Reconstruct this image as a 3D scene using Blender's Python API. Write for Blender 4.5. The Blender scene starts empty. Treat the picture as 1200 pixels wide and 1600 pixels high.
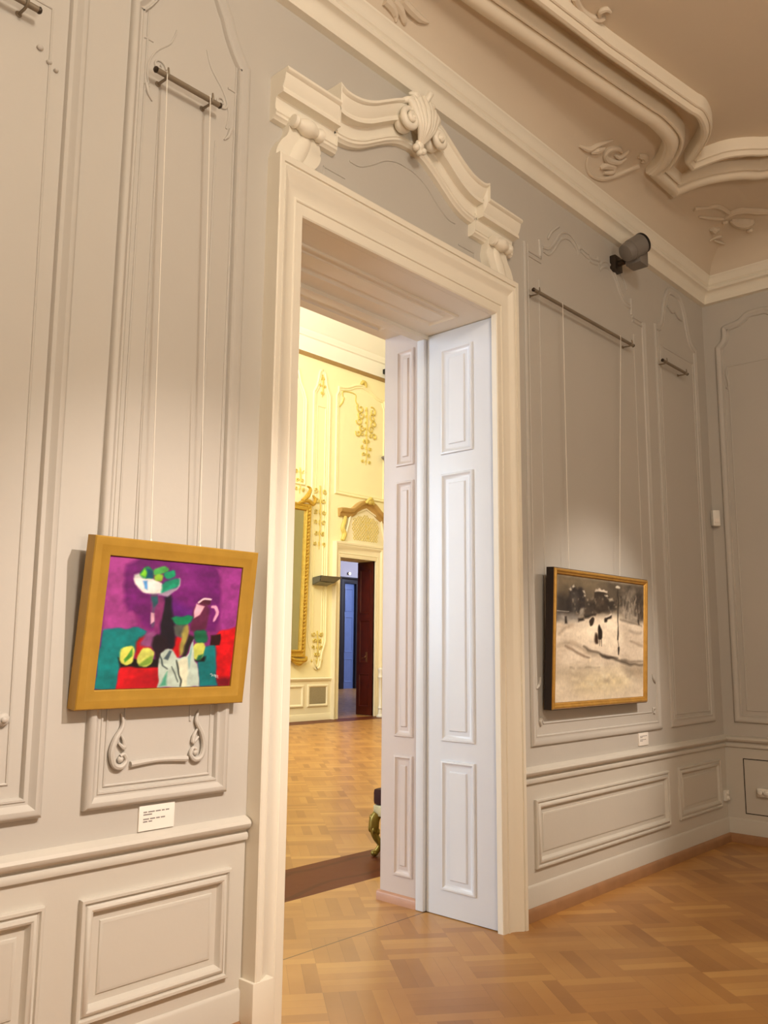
import bpy, bmesh, math, random
import numpy as np
from mathutils import Vector, Matrix
random.seed(7)
scene = bpy.context.scene
COL = scene.collection
PI = math.pi

# ------------------------------------------------------------------ materials
def lin(c):
    return tuple((x/12.92 if x <= .04045 else ((x+.055)/1.055)**2.4) for x in c)

def mat(name, rgb, rough=.6, metal=0., noise=.04, scale=6., bump=0., bscale=60., spec=.5, coat=0.):
    m = bpy.data.materials.new(name); m.use_nodes = True
    nt = m.node_tree; N = nt.nodes; L = nt.links
    b = N['Principled BSDF']
    b.inputs['Roughness'].default_value = rough
    b.inputs['Metallic'].default_value = metal
    b.inputs['Specular IOR Level'].default_value = spec
    b.inputs['Coat Weight'].default_value = coat
    b.inputs['Coat Roughness'].default_value = .15
    tc = N.new('ShaderNodeTexCoord'); n = N.new('ShaderNodeTexNoise')
    n.inputs['Scale'].default_value = scale; n.inputs['Detail'].default_value = 4
    L.new(tc.outputs['Object'], n.inputs['Vector'])
    mx = N.new('ShaderNodeMix'); mx.data_type = 'RGBA'
    c = lin(rgb)
    mx.inputs[6].default_value = (*[max(0, x*(1-noise*2)) for x in c], 1)
    mx.inputs[7].default_value = (*[min(1, x*(1+noise*2)) for x in c], 1)
    L.new(n.outputs['Fac'], mx.inputs[0]); L.new(mx.outputs[2], b.inputs['Base Color'])
    if bump:
        n2 = N.new('ShaderNodeTexNoise'); n2.inputs['Scale'].default_value = bscale
        L.new(tc.outputs['Object'], n2.inputs['Vector'])
        bp = N.new('ShaderNodeBump'); bp.inputs['Strength'].default_value = bump
        bp.inputs['Distance'].default_value = .004
        L.new(n2.outputs['Fac'], bp.inputs['Height']); L.new(bp.outputs['Normal'], b.inputs['Normal'])
    return m

def emit(name, rgb, s):
    m = bpy.data.materials.new(name); m.use_nodes = True
    N = m.node_tree.nodes; b = N['Principled BSDF']
    b.inputs['Emission Color'].default_value = (*lin(rgb), 1); b.inputs['Emission Strength'].default_value = s
    return m

WALL = mat('grey_wall_paint', (.757,.738,.707), .55, noise=.025, scale=1.5, bump=.12, bscale=35)
DADO = mat('pale_dado_paint', (.80,.78,.74), .5, noise=.025, scale=1.5, bump=.12, bscale=35)
CREAM = mat('cream_trim_paint', (.93,.905,.845), .45, noise=.02, scale=3, bump=.08, bscale=45)
CEIL_LIT = mat('ceiling_plaster_lit', (.91,.865,.785), .7, noise=.02, scale=2, bump=.12, bscale=30)  # same paint as the ceiling, lightened so the frame bands look lit
CEIL = mat('cream_ceiling_plaster', (.845,.79,.71), .8, noise=.03, scale=1.2, bump=.15, bscale=25)
WHITE = mat('white_door_paint', (.89,.91,.945), .35, noise=.015, scale=4, bump=.06, bscale=40)
PINK = mat('warm_white_reveal_paint', (.85,.81,.80), .4, noise=.02, scale=4, bump=.06, bscale=40)
SKIRT = mat('varnished_skirting_wood', (.62,.46,.32), .45, noise=.12, scale=9)
SKIRTP = mat('pinkish_skirting_wood', (.76,.58,.48), .45, noise=.08, scale=9)
GOLD = mat('matt_gold_frame', (.72,.56,.22), .42, metal=.25, noise=.08, scale=14, bump=.1)
GOLD2 = mat('burnished_gold_frame', (.76,.58,.27), .32, metal=.45, noise=.14, scale=20, bump=.15)
GILT = mat('gilded_carving', (.80,.66,.28), .35, metal=.5, noise=.15, scale=20, bump=.2)
GILTPALE = mat('pale_gilded_stucco', (.84,.76,.42), .5, metal=.12, noise=.12, scale=12)
DARKEDGE = mat('dark_frame_edge', (.13,.08,.06), .6)  # frame side painted near-black as unlit; also used for backing boards
IRON = mat('painted_grey_rod', (.52,.47,.40), .45, metal=.2, noise=.1)
DARKIRON = mat('dark_iron_fitting', (.26,.22,.18), .45, metal=.6, noise=.1)
CORD = mat('clear_nylon_cord', (.93,.91,.87), .3)
GREYMETAL = mat('grey_lamp_housing', (.50,.48,.46), .45, metal=.2, noise=.05)
BLACK = mat('black_lamp_ring', (.03,.03,.03), .4)
WPLAST = mat('white_plastic', (.92,.91,.88), .4, noise=.01)
PAPER = mat('white_card', (.95,.93,.90), .7, noise=.01)
INK = mat('grey_print', (.55,.53,.52), .8)
STOOLGILT = mat('aged_dark_gilding', (.52,.45,.20), .35, metal=.6, noise=.2, scale=25, bump=.25)
VELVET = mat('maroon_velvet', (.20,.03,.045), .85, noise=.15, scale=15)
SILVER = mat('pale_silvered_rail', (.78,.76,.62), .4, metal=.35, noise=.12, scale=20)
YELLOW = mat('yellow_hall_paint', (.965,.93,.755), .6, noise=.015, scale=1)
HALLPANEL = mat('pale_yellow_moulding', (.955,.915,.735), .55, noise=.02, scale=2)
HALLCREAM = mat('hall_cream_trim', (.94,.90,.78), .5, noise=.015, scale=2)
HALLWHITE = mat('hall_white_cove', (.95,.94,.90), .7, noise=.01, scale=2)
PALEBAND = mat('cornice_gilt_line', (.62,.50,.32), .5, noise=.08)
DOORBROWN = mat('dark_mahogany', (.30,.09,.05), .35, noise=.25, scale=5, coat=.2)
DOORBLUE = mat('blue_grey_door_paint', (.42,.50,.68), .4, noise=.05)
DARKFRAME = mat('very_dark_wood', (.09,.05,.05), .5, noise=.2)
BACKWALL = mat('lilac_grey_wall', (.74,.71,.72), .7, noise=.02, scale=1)
MIRROR = mat('mirror_glass', (.85,.87,.85), .04, metal=1., noise=.0)
GRILLE = mat('grey_vent_mesh', (.66,.62,.52), .6, noise=.1, scale=40)
HATCH = mat('dark_joint', (.12,.09,.07), .8)
LAMPGLASS = emit('lamp_glass', (1,.9,.75), 6.)

def floor_mat(name):
    m = bpy.data.materials.new(name); m.use_nodes = True
    nt = m.node_tree; N = nt.nodes; L = nt.links; b = N['Principled BSDF']
    def math_(op, a, c=None):
        n = N.new('ShaderNodeMath'); n.operation = op
        for i, v in enumerate((a, c)):
            if v is None: continue
            if isinstance(v, (int, float)): n.inputs[i].default_value = v
            else: L.new(v, n.inputs[i])
        return n.outputs[0]
    def mixc(f, a, c):
        n = N.new('ShaderNodeMix'); n.data_type = 'RGBA'
        L.new(f, n.inputs[0])
        for i, v in ((6, a), (7, c)):
            if isinstance(v, tuple): n.inputs[i].default_value = (*lin(v), 1)
            else: L.new(v, n.inputs[i])
        return n.outputs[2]
    tc = N.new('ShaderNodeTexCoord')
    mp = N.new('ShaderNodeMapping'); mp.inputs['Rotation'].default_value = (0, 0, math.radians(38))
    L.new(tc.outputs['Object'], mp.inputs['Vector'])
    ck = N.new('ShaderNodeTexChecker'); ck.inputs['Scale'].default_value = 2.6
    L.new(mp.outputs[0], ck.inputs['Vector'])
    sx = N.new('ShaderNodeSeparateXYZ'); L.new(mp.outputs[0], sx.inputs[0])
    # plank stripes run along one axis or the other by square
    def stripes(o, other):
        s = math_('FLOOR', math_('MULTIPLY', o, 2.6*5))
        t = math_('FLOOR', math_('MULTIPLY', other, 2.6))
        cb = N.new('ShaderNodeCombineXYZ'); L.new(s, cb.inputs[0]); L.new(t, cb.inputs[1])
        w = N.new('ShaderNodeTexWhiteNoise'); L.new(cb.outputs[0], w.inputs['Vector'])
        return w.outputs['Value']
    def gap(o):
        f = math_('FRACT', math_('MULTIPLY', o, 2.6*5))
        return math_('LESS_THAN', f, .035)
    a = stripes(sx.outputs[0], sx.outputs[1]); c = stripes(sx.outputs[1], sx.outputs[0])
    mixv = N.new('ShaderNodeMix'); L.new(ck.outputs['Fac'], mixv.inputs[0]); L.new(a, mixv.inputs[2]); L.new(c, mixv.inputs[3])
    mixg = N.new('ShaderNodeMix'); L.new(ck.outputs['Fac'], mixg.inputs[0]); L.new(gap(sx.outputs[0]), mixg.inputs[2]); L.new(gap(sx.outputs[1]), mixg.inputs[3])
    no = N.new('ShaderNodeTexNoise'); no.inputs['Scale'].default_value = 2.2; no.inputs['Detail'].default_value = 5
    L.new(tc.outputs['Object'], no.inputs['Vector'])
    val = math_('ADD', math_('MULTIPLY', mixv.outputs[0], .42), math_('MULTIPLY', no.outputs['Fac'], .5))
    val = math_('ADD', val, math_('MULTIPLY', ck.outputs['Fac'], .10))
    rmp = N.new('ShaderNodeValToRGB'); L.new(val, rmp.inputs[0])
    e = rmp.color_ramp.elements
    e[0].position = .15; e[0].color = (*lin((.60,.41,.21)), 1); e[1].position = .95; e[1].color = (*lin((.82,.63,.36)), 1)
    k = rmp.color_ramp.elements.new(.55); k.color = (*lin((.715,.515,.275)), 1)
    col = mixc(math_('MULTIPLY', mixg.outputs[0], .25), rmp.outputs[0], (.38,.22,.10))
    # dark inlaid borders of the hall
    so = N.new('ShaderNodeSeparateXYZ'); L.new(tc.outputs['Object'], so.inputs[0])
    y = so.outputs[1]
    b1 = math_('MULTIPLY', math_('GREATER_THAN', y, 1.325), math_('LESS_THAN', y, 1.94))
    b2 = math_('MULTIPLY', math_('GREATER_THAN', y, 10.85), math_('LESS_THAN', y, 11.5))
    bor = math_('MAXIMUM', b1, b2)
    wv = N.new('ShaderNodeTexWave'); wv.wave_type = 'RINGS'; wv.inputs['Scale'].default_value = .9; wv.inputs['Distortion'].default_value = 5
    wv.inputs['Detail'].default_value = 1; wv.inputs['Detail Scale'].default_value = 1.6
    mp2 = N.new('ShaderNodeMapping'); mp2.inputs['Location'].default_value = (-4.4, -1.6, 0); L.new(tc.outputs['Object'], mp2.inputs['Vector'])
    L.new(mp2.outputs[0], wv.inputs['Vector'])
    dark = mixc(math_('MULTIPLY', math_('GREATER_THAN', wv.outputs['Fac'], .93), .6), (.40,.20,.125), (.31,.16,.10))
    col = mixc(bor, col, dark)
    # joint between the room's boards and the doorway's
    sm = math_('MULTIPLY', math_('GREATER_THAN', y, .553), math_('LESS_THAN', y, .563))
    col = mixc(math_('MULTIPLY', sm, .75), col, (.25,.14,.07))
    L.new(col, b.inputs['Base Color'])
    b.inputs['Roughness'].default_value = .42
    L.new(math_('SUBTRACT', .5, math_('MULTIPLY', bor, .42)), b.inputs['Specular IOR Level']); L.new(math_('MULTIPLY', math_('SUBTRACT', 1., bor), .18), b.inputs['Coat Weight']); b.inputs['Coat Roughness'].default_value = .16
    nb = N.new('ShaderNodeTexNoise'); nb.inputs['Scale'].default_value = 9; L.new(tc.outputs['Object'], nb.inputs['Vector'])
    bu = N.new('ShaderNodeBump'); bu.inputs['Strength'].default_value = .10; bu.inputs['Distance'].default_value = .01
    L.new(nb.outputs['Fac'], bu.inputs['Height']); L.new(bu.outputs['Normal'], b.inputs['Normal']); L.new(bu.outputs['Normal'], b.inputs['Coat Normal'])
    return m
PARQUET = floor_mat('oiled_parquet')

def canvas_mat(name):
    m = bpy.data.materials.new(name); m.use_nodes = True
    nt = m.node_tree; N = nt.nodes; L = nt.links; b = N['Principled BSDF']
    a = N.new('ShaderNodeVertexColor'); a.layer_name = 'paint'
    tc = N.new('ShaderNodeTexCoord'); n = N.new('ShaderNodeTexNoise'); n.inputs['Scale'].default_value = 45; n.inputs['Detail'].default_value = 6
    L.new(tc.outputs['Object'], n.inputs['Vector'])
    hs = N.new('ShaderNodeHueSaturation'); L.new(a.outputs['Color'], hs.inputs['Color'])
    mr = N.new('ShaderNodeMapRange'); mr.inputs['To Min'].default_value = .82; mr.inputs['To Max'].default_value = 1.18
    L.new(n.outputs['Fac'], mr.inputs['Value']); L.new(mr.outputs[0], hs.inputs['Value'])
    L.new(hs.outputs[0], b.inputs['Base Color']); b.inputs['Roughness'].default_value = .5
    bu = N.new('ShaderNodeBump'); bu.inputs['Strength'].default_value = .25; bu.inputs['Distance'].default_value = .003
    L.new(n.outputs['Fac'], bu.inputs['Height']); L.new(bu.outputs['Normal'], b.inputs['Normal'])
    return m
CANVAS = canvas_mat('oil_paint_on_canvas')

# ------------------------------------------------------------------ object helpers
def link(name, me, m, parent=None):
    o = bpy.data.objects.new(name, me); COL.objects.link(o)
    if m is not None:
        for x in (m if isinstance(m, (list, tuple)) else [m]): me.materials.append(x)
    if parent is not None: o.parent = parent
    return o

def finish(name, bm, m, parent=None, ang=35, inv=None):
    if parent is not None:
        w = Matrix(); p = parent
        chain = []
        while p is not None: chain.append(p); p = p.parent
        for q in reversed(chain): w = w @ q.matrix_basis
        bm.transform(w.inverted())
    bmesh.ops.recalc_face_normals(bm, faces=bm.faces[:])
    me = bpy.data.meshes.new(name); bm.to_mesh(me); bm.free()
    me.polygons.foreach_set('use_smooth', [True]*len(me.polygons))
    me.set_sharp_from_angle(angle=math.radians(ang))
    return link(name, me, m, parent)

def thing(name, label, cat, loc, group=None, rotz=0):
    o = bpy.data.objects.new(name, None); COL.objects.link(o); o.location = loc; o.rotation_euler = (0, 0, rotz)
    o.empty_display_size = .1
    o['label'] = label; o['category'] = cat
    if group: o['group'] = group
    return o

def tag(o, label, cat, group=None):
    o['label'] = label; o['category'] = cat
    if group: o['group'] = group
    return o

TR = [0]
def struct(name, bm, m, parent=None, ang=35, label=None):
    o = finish(name, bm, m, parent, ang)
    if parent is None: o['kind'] = 'structure'
    if label:
        o['label'] = label; o['category'] = 'door' if name.startswith('door') else 'wall trim'
    return o

def trim(bm, m, label=None, ang=35):
    TR[0] += 1
    return struct('trim_%d' % TR[0], bm, m, None, ang, label)

def box(bm, x0, x1, y0, y1, z0, z1, bev=0.):
    vs = [bm.verts.new(p) for p in ((x0,y0,z0),(x1,y0,z0),(x1,y1,z0),(x0,y1,z0),(x0,y0,z1),(x1,y0,z1),(x1,y1,z1),(x0,y1,z1))]
    fs = [bm.faces.new([vs[i] for i in f]) for f in ((0,1,2,3),(4,5,6,7),(0,1,5,4),(1,2,6,5),(2,3,7,6),(3,0,4,7))]
    if bev:
        es = list({e for f in fs for e in f.edges})
        bmesh.ops.bevel(bm, geom=es, offset=bev, segments=2, profile=.6, affect='EDGES')
    return vs

# planes on which reliefs are laid: (u, v, h) -> world
def on_door_wall(u, v, h): return (u, -h, v)
def on_end_wall(u, v, h): return (7.706-h, u, v)
def on_hall_wall(u, v, h): return (u, 11.5-h, v)
def on_leaf(u, v, h): return (4.31-h, u, v)
def on_leaf2(u, v, h): return (2.62+h, u, v)
def on_soffit(u, v, h): return (u, v, 3.716-h)
def on_soffit2(u, v, h): return (u, v, 3.77-h)
def in_plan(u, v, h): return (u, v, h)
def hang(u, v, h): return (u, v, 5.33-h)

def sweep(bm, pts, prof, T, closed=True):
    """Run a moulding profile [(offset to the left of the path, height)] along a 2-D path with mitred corners."""
    P = [Vector((p[0], p[1])) for p in pts]; n = len(P); rings = []
    for i in range(n):
        a = P[i-1] if (closed or i > 0) else None; c = P[(i+1) % n] if (closed or i < n-1) else None
        d1 = (P[i]-a).normalized() if a is not None else None
        d2 = (c-P[i]).normalized() if c is not None else None
        if d1 is None: d1 = d2
        if d2 is None: d2 = d1
        n1 = Vector((-d1.y, d1.x)); n2 = Vector((-d2.y, d2.x))
        m = n1+n2
        if m.length < 1e-5: m = n1.copy()
        m.normalize(); k = 1/max(.35, m.dot(n1))
        rings.append([bm.verts.new(T(P[i].x+m.x*k*o, P[i].y+m.y*k*o, h)) for o, h in prof])
    for i in range(n if closed else n-1):
        A = rings[i]; B = rings[(i+1) % n]
        for j in range(len(prof)-1):
            bm.faces.new((A[j], A[j+1], B[j+1], B[j]))
    if not closed:
        for R_ in (rings[0], rings[-1]):
            try: bm.faces.new(R_)
            except ValueError: pass
    return rings

def rect(u0, v0, u1, v1): return [(u0, v0), (u1, v0), (u1, v1), (u0, v1)]

def smooth(pts, n=5):
    """Catmull-Rom through points (any dimension)."""
    P = [Vector(p) for p in pts]; out = []
    for i in range(len(P)-1):
        p0 = P[max(0, i-1)]; p1 = P[i]; p2 = P[i+1]; p3 = P[min(len(P)-1, i+2)]
        for k in range(n):
            t = k/n
            out.append(.5*((2*p1)+(p2-p0)*t+(2*p0-5*p1+4*p2-p3)*t*t+(3*p1-p0-3*p2+p3)*t**3))
    out.append(P[-1]); return out

def tube(bm, pts, rad, seg=8, cap=True):
    P = [Vector(p) for p in pts]; n = len(P)
    if not isinstance(rad, (list, tuple)): rad = [rad]*n
    t = (P[1]-P[0]).normalized(); up = Vector((0, 0, 1)) if abs(t.z) < .9 else Vector((1, 0, 0))
    nrm = t.cross(up).normalized(); rings = []
    for i in range(n):
        t2 = (P[min(n-1, i+1)]-P[max(0, i-1)])
        if t2.length > 1e-9: t2.normalize()
        else: t2 = t
        nrm = (nrm - t2*nrm.dot(t2))
        nrm = nrm.normalized() if nrm.length > 1e-6 else t2.orthogonal().normalized()
        b = t2.cross(nrm); t = t2
        rings.append([bm.verts.new(P[i]+(nrm*math.cos(2*PI*k/seg)+b*math.sin(2*PI*k/seg))*rad[i]) for k in range(seg)])
    for A, B in zip(rings, rings[1:]):
        for k in range(seg): bm.faces.new((A[k], A[(k+1) % seg], B[(k+1) % seg], B[k]))
    if cap: bm.faces.new(rings[0]); bm.faces.new(rings[-1])

def resample_rad(n, *r):
    out = []
    for i in range(n):
        t = i/(n-1)*(len(r)-1); k = min(int(t), len(r)-2); out.append(r[k]*(1-(t-k))+r[k+1]*(t-k))
    return out

def stroke(bm, pts, radii, n=6, seg=8):
    q = smooth(pts, n); tube(bm, q, resample_rad(len(q), *radii), seg)

def lathe(bm, prof, c, seg=20, axis=Vector((0, 0, 1))):
    """prof: (radius, distance along axis)."""
    axis = axis.normalized(); a = axis.orthogonal().normalized(); b = axis.cross(a); c = Vector(c); rings = []
    for r, h in prof:
        rings.append([bm.verts.new(c+axis*h+(a*math.cos(2*PI*k/seg)+b*math.sin(2*PI*k/seg))*max(r, 1e-4)) for k in range(seg)])
    for A, B in zip(rings, rings[1:]):
        for k in range(seg): bm.faces.new((A[k], A[(k+1) % seg], B[(k+1) % seg], B[k]))
    bm.faces.new(rings[0]); bm.faces.new(rings[-1])

def blob(bm, c, sx, sy, sz, rot=None, sub=2):
    M = Matrix.Translation(c)
    if rot is not None: M = M @ rot
    bmesh.ops.create_icosphere(bm, subdivisions=sub, radius=1, matrix=M @ Matrix.Diagonal((sx, sy, sz, 1)))

def spiral(T, cu, cv, r0, r1, turns, a0, h0, h1, n=26, sgn=1):
    """points of a volute that winds in from r0 to r1 on a relief plane"""
    out = []
    for i in range(n):
        t = i/(n-1); a = a0+sgn*2*PI*turns*t; r = r0+(r1-r0)*t**.8
        out.append(T(cu+r*math.cos(a), cv+r*math.sin(a), h0+(h1-h0)*t))
    return out

def plate(bm, outline, T, h0, h1):
    """extrude an outline (u,v) between two heights of a relief plane"""
    A = [bm.verts.new(T(u, v, h0)) for u, v in outline]; B = [bm.verts.new(T(u, v, h1)) for u, v in outline]
    n = len(A)
    for i in range(n): bm.faces.new((A[i], A[(i+1) % n], B[(i+1) % n], B[i]))
    bm.faces.new(A); bm.faces.new(B)

# ------------------------------------------------------------------ room shell
XL, XR, YF = -3.6, 7.706, -7.6
OX0, OX1, OZ = 2.60, 4.35, 3.75           # opening through the wall
bm = bmesh.new(); box(bm, XL-.2, XR+.2, YF-.2, .955, -.1, 0); struct('floor', bm, PARQUET)
bm = bmesh.new(); box(bm, -2, 24, .955, 12.07, -.1, 0); struct('floor_far', bm, PARQUET)
bm = bmesh.new()
box(bm, XL-.2, OX0, 0, .5, 0, 5.7); box(bm, OX1, XR+.2, 0, .5, 0, 5.7); box(bm, OX0, OX1, 0, .5, OZ, 5.7)
struct('wall_left', bm, WALL)
bm = bmesh.new()
box(bm, -2, OX0, .5, .955, 0, 10.4); box(bm, OX1, 24, .5, .955, 0, 10.4); box(bm, OX0, OX1, .5, .955, OZ+.05, 10.4)
struct('wall_near', bm, YELLOW)
bm = bmesh.new(); box(bm, XR, XR+.2, YF, 0, 0, 5.7); struct('wall_right', bm, WALL)
bm = bmesh.new(); box(bm, XL, XR, YF-.2, YF, 0, 5.7); struct('wall_back', bm, WALL)
bm = bmesh.new(); box(bm, XL-.2, XL, YF, 0, 0, 5.7); struct('wall_front', bm, WALL)
bm = bmesh.new(); box(bm, XL, XR, YF, 0, 5.33, 5.45); struct('ceiling', bm, CEIL)

plan = [(XL, YF), (XR, YF), (XR, 0), (XL, 0)]
cove = [(.10, 5.0)]+[(.15+.6*(1-math.cos(PI/2*i/14)), 5.05+.28*math.sin(PI/2*i/14)) for i in range(15)]+[(.78, 5.335)]
bm = bmesh.new(); sweep(bm, plan, cove, in_plan); struct('ceiling_cove', bm, CEIL)
# crown cornice all round
corn = [(0, 4.830), (.046, 4.832), (.050, 4.846), (.048, 4.860), (.049, 4.880), (.055, 4.902), (.066, 4.918), (.078, 4.926), (.108, 4.930), (.114, 4.938), (.116, 4.950), (.110, 4.962),
        (.102, 4.964), (.106, 4.970), (.120, 4.980), (.124, 4.992), (.128, 5.004), (.134, 5.022), (.146, 5.036), (.150, 5.040), (.152, 5.052), (.11, 5.055), (0, 5.055)]
bm = bmesh.new(); sweep(bm, plan, corn, in_plan); trim(bm, CREAM, 'stepped cream cornice running round the top of the grey walls')

# dado, chair rail, skirting: along the door wall (both sides of the doorway) and the end wall
def dado_run(path):
    rail = [(0, .788), (.010, .786), (.022, .792), (.026, .806), (.022, .818), (.014, .823), (.013, .830), (.03, .835), (.042, .846), (.046, .860), (.040, .872), (.016, .884), (0, .888)]
    bm = bmesh.new(); sweep(bm, path, rail, in_plan, closed=False); return bm
def band(path, prof):
    bm = bmesh.new(); sweep(bm, path, prof, in_plan, closed=False); return bm
CX0, CX1 = 2.43, 4.46                       # outer edges of the door casing
runL = [(CX0, 0), (XL, 0)]; runR = [(XR, YF), (XR, 0), (CX1, 0)]
trim(dado_run(runL), DADO, 'chair rail below the colourful still life'); trim(dado_run(runR), DADO, 'chair rail running round the corner below the snow scene')
face = [(0, .0), (.006, 0), (.006, .785), (0, .788)]
trim(band(runL, face), DADO); trim(band(runR, face), DADO)
plinth = [(0, 0), (.017, 0), (.017, .185), (.012, .196), (.006, .20), (0, .20)]
trim(band(runL, plinth), DADO); trim(band(runR, plinth), DADO)
sk = [(0, 0), (.034, 0), (.034, .05), (.028, .066), (.018, .074), (0, .076)]
struct('baseboard_right', band(runR, sk), SKIRT); struct('baseboard_left', band(runL, sk), SKIRT)

# ------------------------------------------------------------------ wall panels
PAN = [(0, -.003), (0, .016), (.006, .027), (.014, .031), (.026, .030), (.036, .020), (.044, .014), (.052, .014), (.054, .018), (.060, .018), (.064, .010), (.066, -.003)]
PAN2 = [(a*1.0, h*.75) for a, h in PAN]
FAINT = [(0, -.002), (.0, .006), (.006, .010), (.014, .010), (.02, .005), (.022, -.002)]
FAINT2 = [(0, -.002), (.001, .004), (.005, .006), (.009, .004), (.010, -.002)]
def mirror(pts, c): return pts+[(2*c-u, v) for u, v in reversed(pts)]
def panel(outline, T, prof, inner=None, extra=None, m=WALL, label=None):
    bm = bmesh.new(); sweep(bm, outline, prof, T)
    if inner: 
        for o in inner: sweep(bm, o, FAINT2, T)
    if extra: extra(bm)
    return trim(bm, m, label)

def open_line(bm, pts, T, prof=FAINT, sm=4): sweep(bm, [tuple(p) for p in (smooth(pts, sm) if sm else [Vector(p) for p in pts])], prof, T, closed=False)

# panel behind the still life (its crest leaves the frame at the top)
c = 1.981
crest = [(1.985, 4.79), (2.07, 4.76), (2.12, 4.68), (2.165, 4.585), (2.185, 4.55), (2.215, 4.47), (2.26, 4.39), (2.298, 4.345)]
right = [tuple(p) for p in smooth(crest[1:], 3)][::-1]
outl = [(1.664, 1.0), (2.312, 1.0)]+right+[(2*c-u, v) for u, v in right[::-1]]
def scrollwork(bm):
    T = on_door_wall
    for s in (1, -1):
        w = lambda u: c+s*(u-c)
        q = [T(w(u), v, .012) for u, v in ((2.160, 1.345), (2.150, 1.30), (2.178, 1.25), (2.192, 1.20), (2.180, 1.155), (2.150, 1.145), (2.128, 1.165), (2.138, 1.19), (2.155, 1.185))]
        stroke(bm, q, (.003, .009, .012, .013, .012, .011, .009, .008, .007))
        blob(bm, T(w(2.152), 1.172, .008), .014, .012, .014)
        stroke(bm, [T(w(u), v, .010) for u, v in ((2.165, 1.235), (2.140, 1.215), (2.142, 1.24), (2.158, 1.268))], (.004, .011, .008, .003))
    stroke(bm, [T(u, v, .008) for u, v in ((1.855, 1.150), (1.981, 1.157), (2.115, 1.150))], (.012, .009, .012))
    # shallow relief that frames the hanging rod
    for s in (1, -1):
        w = lambda u: c+s*(u-c)
        open_line(bm, [(w(1.775), 3.99), (w(1.765), 4.08), (w(1.80), 4.17), (w(1.87), 4.25), (w(1.90), 4.33)], T, FAINT2)
        stroke(bm, spiral(T, w(1.815), 4.11, .035, .008, 1.2, 0, .003, .004, sgn=s), (.006, .004))
        stroke(bm, [T(w(u), v, .004) for u, v in ((1.755, 3.995), (1.77, 3.955), (1.79, 3.93))], (.012, .008, .003))
        open_line(bm, [(w(1.69), 4.16), (w(1.73), 4.20), (w(1.78), 4.205)], T, FAINT2)
    sweep(bm, [(1.745, 4.45), (1.745, 1.075), (2.232, 1.075), (2.232, 4.40)], FAINT2, T, closed=False)
    open_line(bm, [(1.83, 1.30), (1.83, 3.90)], T, FAINT2, 0); open_line(bm, [(2.13, 1.30), (2.13, 3.90)], T, FAINT2, 0)
panel(outl, on_door_wall, PAN, None, scrollwork, label='tall moulded wall panel behind the colourful still life')

# wider panel at the picture's edge
def left_scroll(bm):
    T = on_door_wall
    stroke(bm, [T(u, v, .012) for u, v in ((1.22, 1.44), (1.27, 1.36), (1.31, 1.26), (1.30, 1.17), (1.25, 1.13), (1.205, 1.17), (1.22, 1.22))], (.006, .014, .018, .018, .016, .013, .008))
    blob(bm, T(1.345, 1.345, .010), .026, .014, .024)
    blob(bm, T(1.345, 1.345, .022), .012, .010, .012)
    stroke(bm, [T(u, v, .008) for u, v in ((1.21, 1.15), (.9, 1.155), (.59, 1.15))], (.012, .009, .012))
    for du, dv, r in ((1.15, 4.10, .03), (1.21, 4.06, .02), (1.29, 3.90, .014), (1.33, 3.86, .012), (1.36, 3.84, .01)): blob(bm, T(du, dv, .006), r, .010, r*.8)
panel([(.32, 1.0), (1.505, 1.0), (1.470, 4.40), (1.36, 4.60), (.46, 4.60), (.35, 4.40)], on_door_wall, [(a*1.15, h*1.1) for a, h in PAN],
      [[(.48, 1.12), (1.385, 1.12), (1.335, 4.1), (.50, 4.1)]], left_scroll, label='wide moulded wall panel beside the one behind the still life')

# panel behind the snow scene: shallow, with a stepped rococo head
c2 = 5.5675
def rococo(bm):
    T = on_door_wall
    for s in (1, -1):
        w = lambda u: c2+s*(u-c2)
        for dv in (0, .035):
            sweep(bm, [(w(4.70), 4.31-dv), (w(4.885), 4.31-dv)], FAINT, T, closed=False)
        sweep(bm, [(w(4.888), 4.31), (w(4.882), 4.45)], FAINT, T, closed=False)
        for dv in (0, .045):
            open_line(bm, [(w(4.915), 4.40-dv*.6), (w(5.00), 4.42-dv), (w(5.08), 4.49-dv), (w(5.17), 4.60-dv), (w(5.27), 4.64-dv), (w(5.36), 4.615-dv), (w(5.41), 4.57-dv)], T)
        open_line(bm, [(w(5.44), 4.60), (w(5.52), 4.585), (w(c2), 4.585)], T); open_line(bm, [(w(5.44), 4.565), (w(5.52), 4.55), (w(c2), 4.55)], T)
        blob(bm, T(w(5.43), 4.60, .004), .03, .010, .02)
        stroke(bm, [T(w(4.775), 1.13, .004), T(w(4.76), 1.16, .006), T(w(4.785), 1.17, .006), T(w(4.79), 1.145, .004)], (.010, .012, .010, .006))
        stroke(bm, [T(w(4.73), 1.36, .004), T(w(4.76), 1.39, .006), T(w(4.775), 1.43, .003)], (.006, .011, .004))
    sweep(bm, [(4.80, 1.137), (2*c2-4.80, 1.137)], FAINT2, T, closed=False)
    open_line(bm, [(4.86, 1.3), (4.86, 4.15)], T, FAINT2, 0); open_line(bm, [(6.27, 1.3), (6.27, 4.15)], T, FAINT2, 0)
    # outer curve that sweeps down from the crest
    for s in (1, -1):
        w = lambda u: c2+s*(u-c2)
        open_line(bm, [(w(5.13), 4.66), (w(5.03), 4.58), (w(4.97), 4.50)], T)
R1 = [(4.655, 1.008), (6.48, 1.008), (6.48, 4.36), (6.25, 4.36), (6.235, 4.43)]+[(6.13, 4.47), (6.04, 4.53), (5.97, 4.64), (5.86, 4.70), (5.75, 4.66), (5.72, 4.63), (c2, 4.63)]
R1 = R1+[(2*c2-u, v) for u, v in R1[-2:1:-1]]
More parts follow.
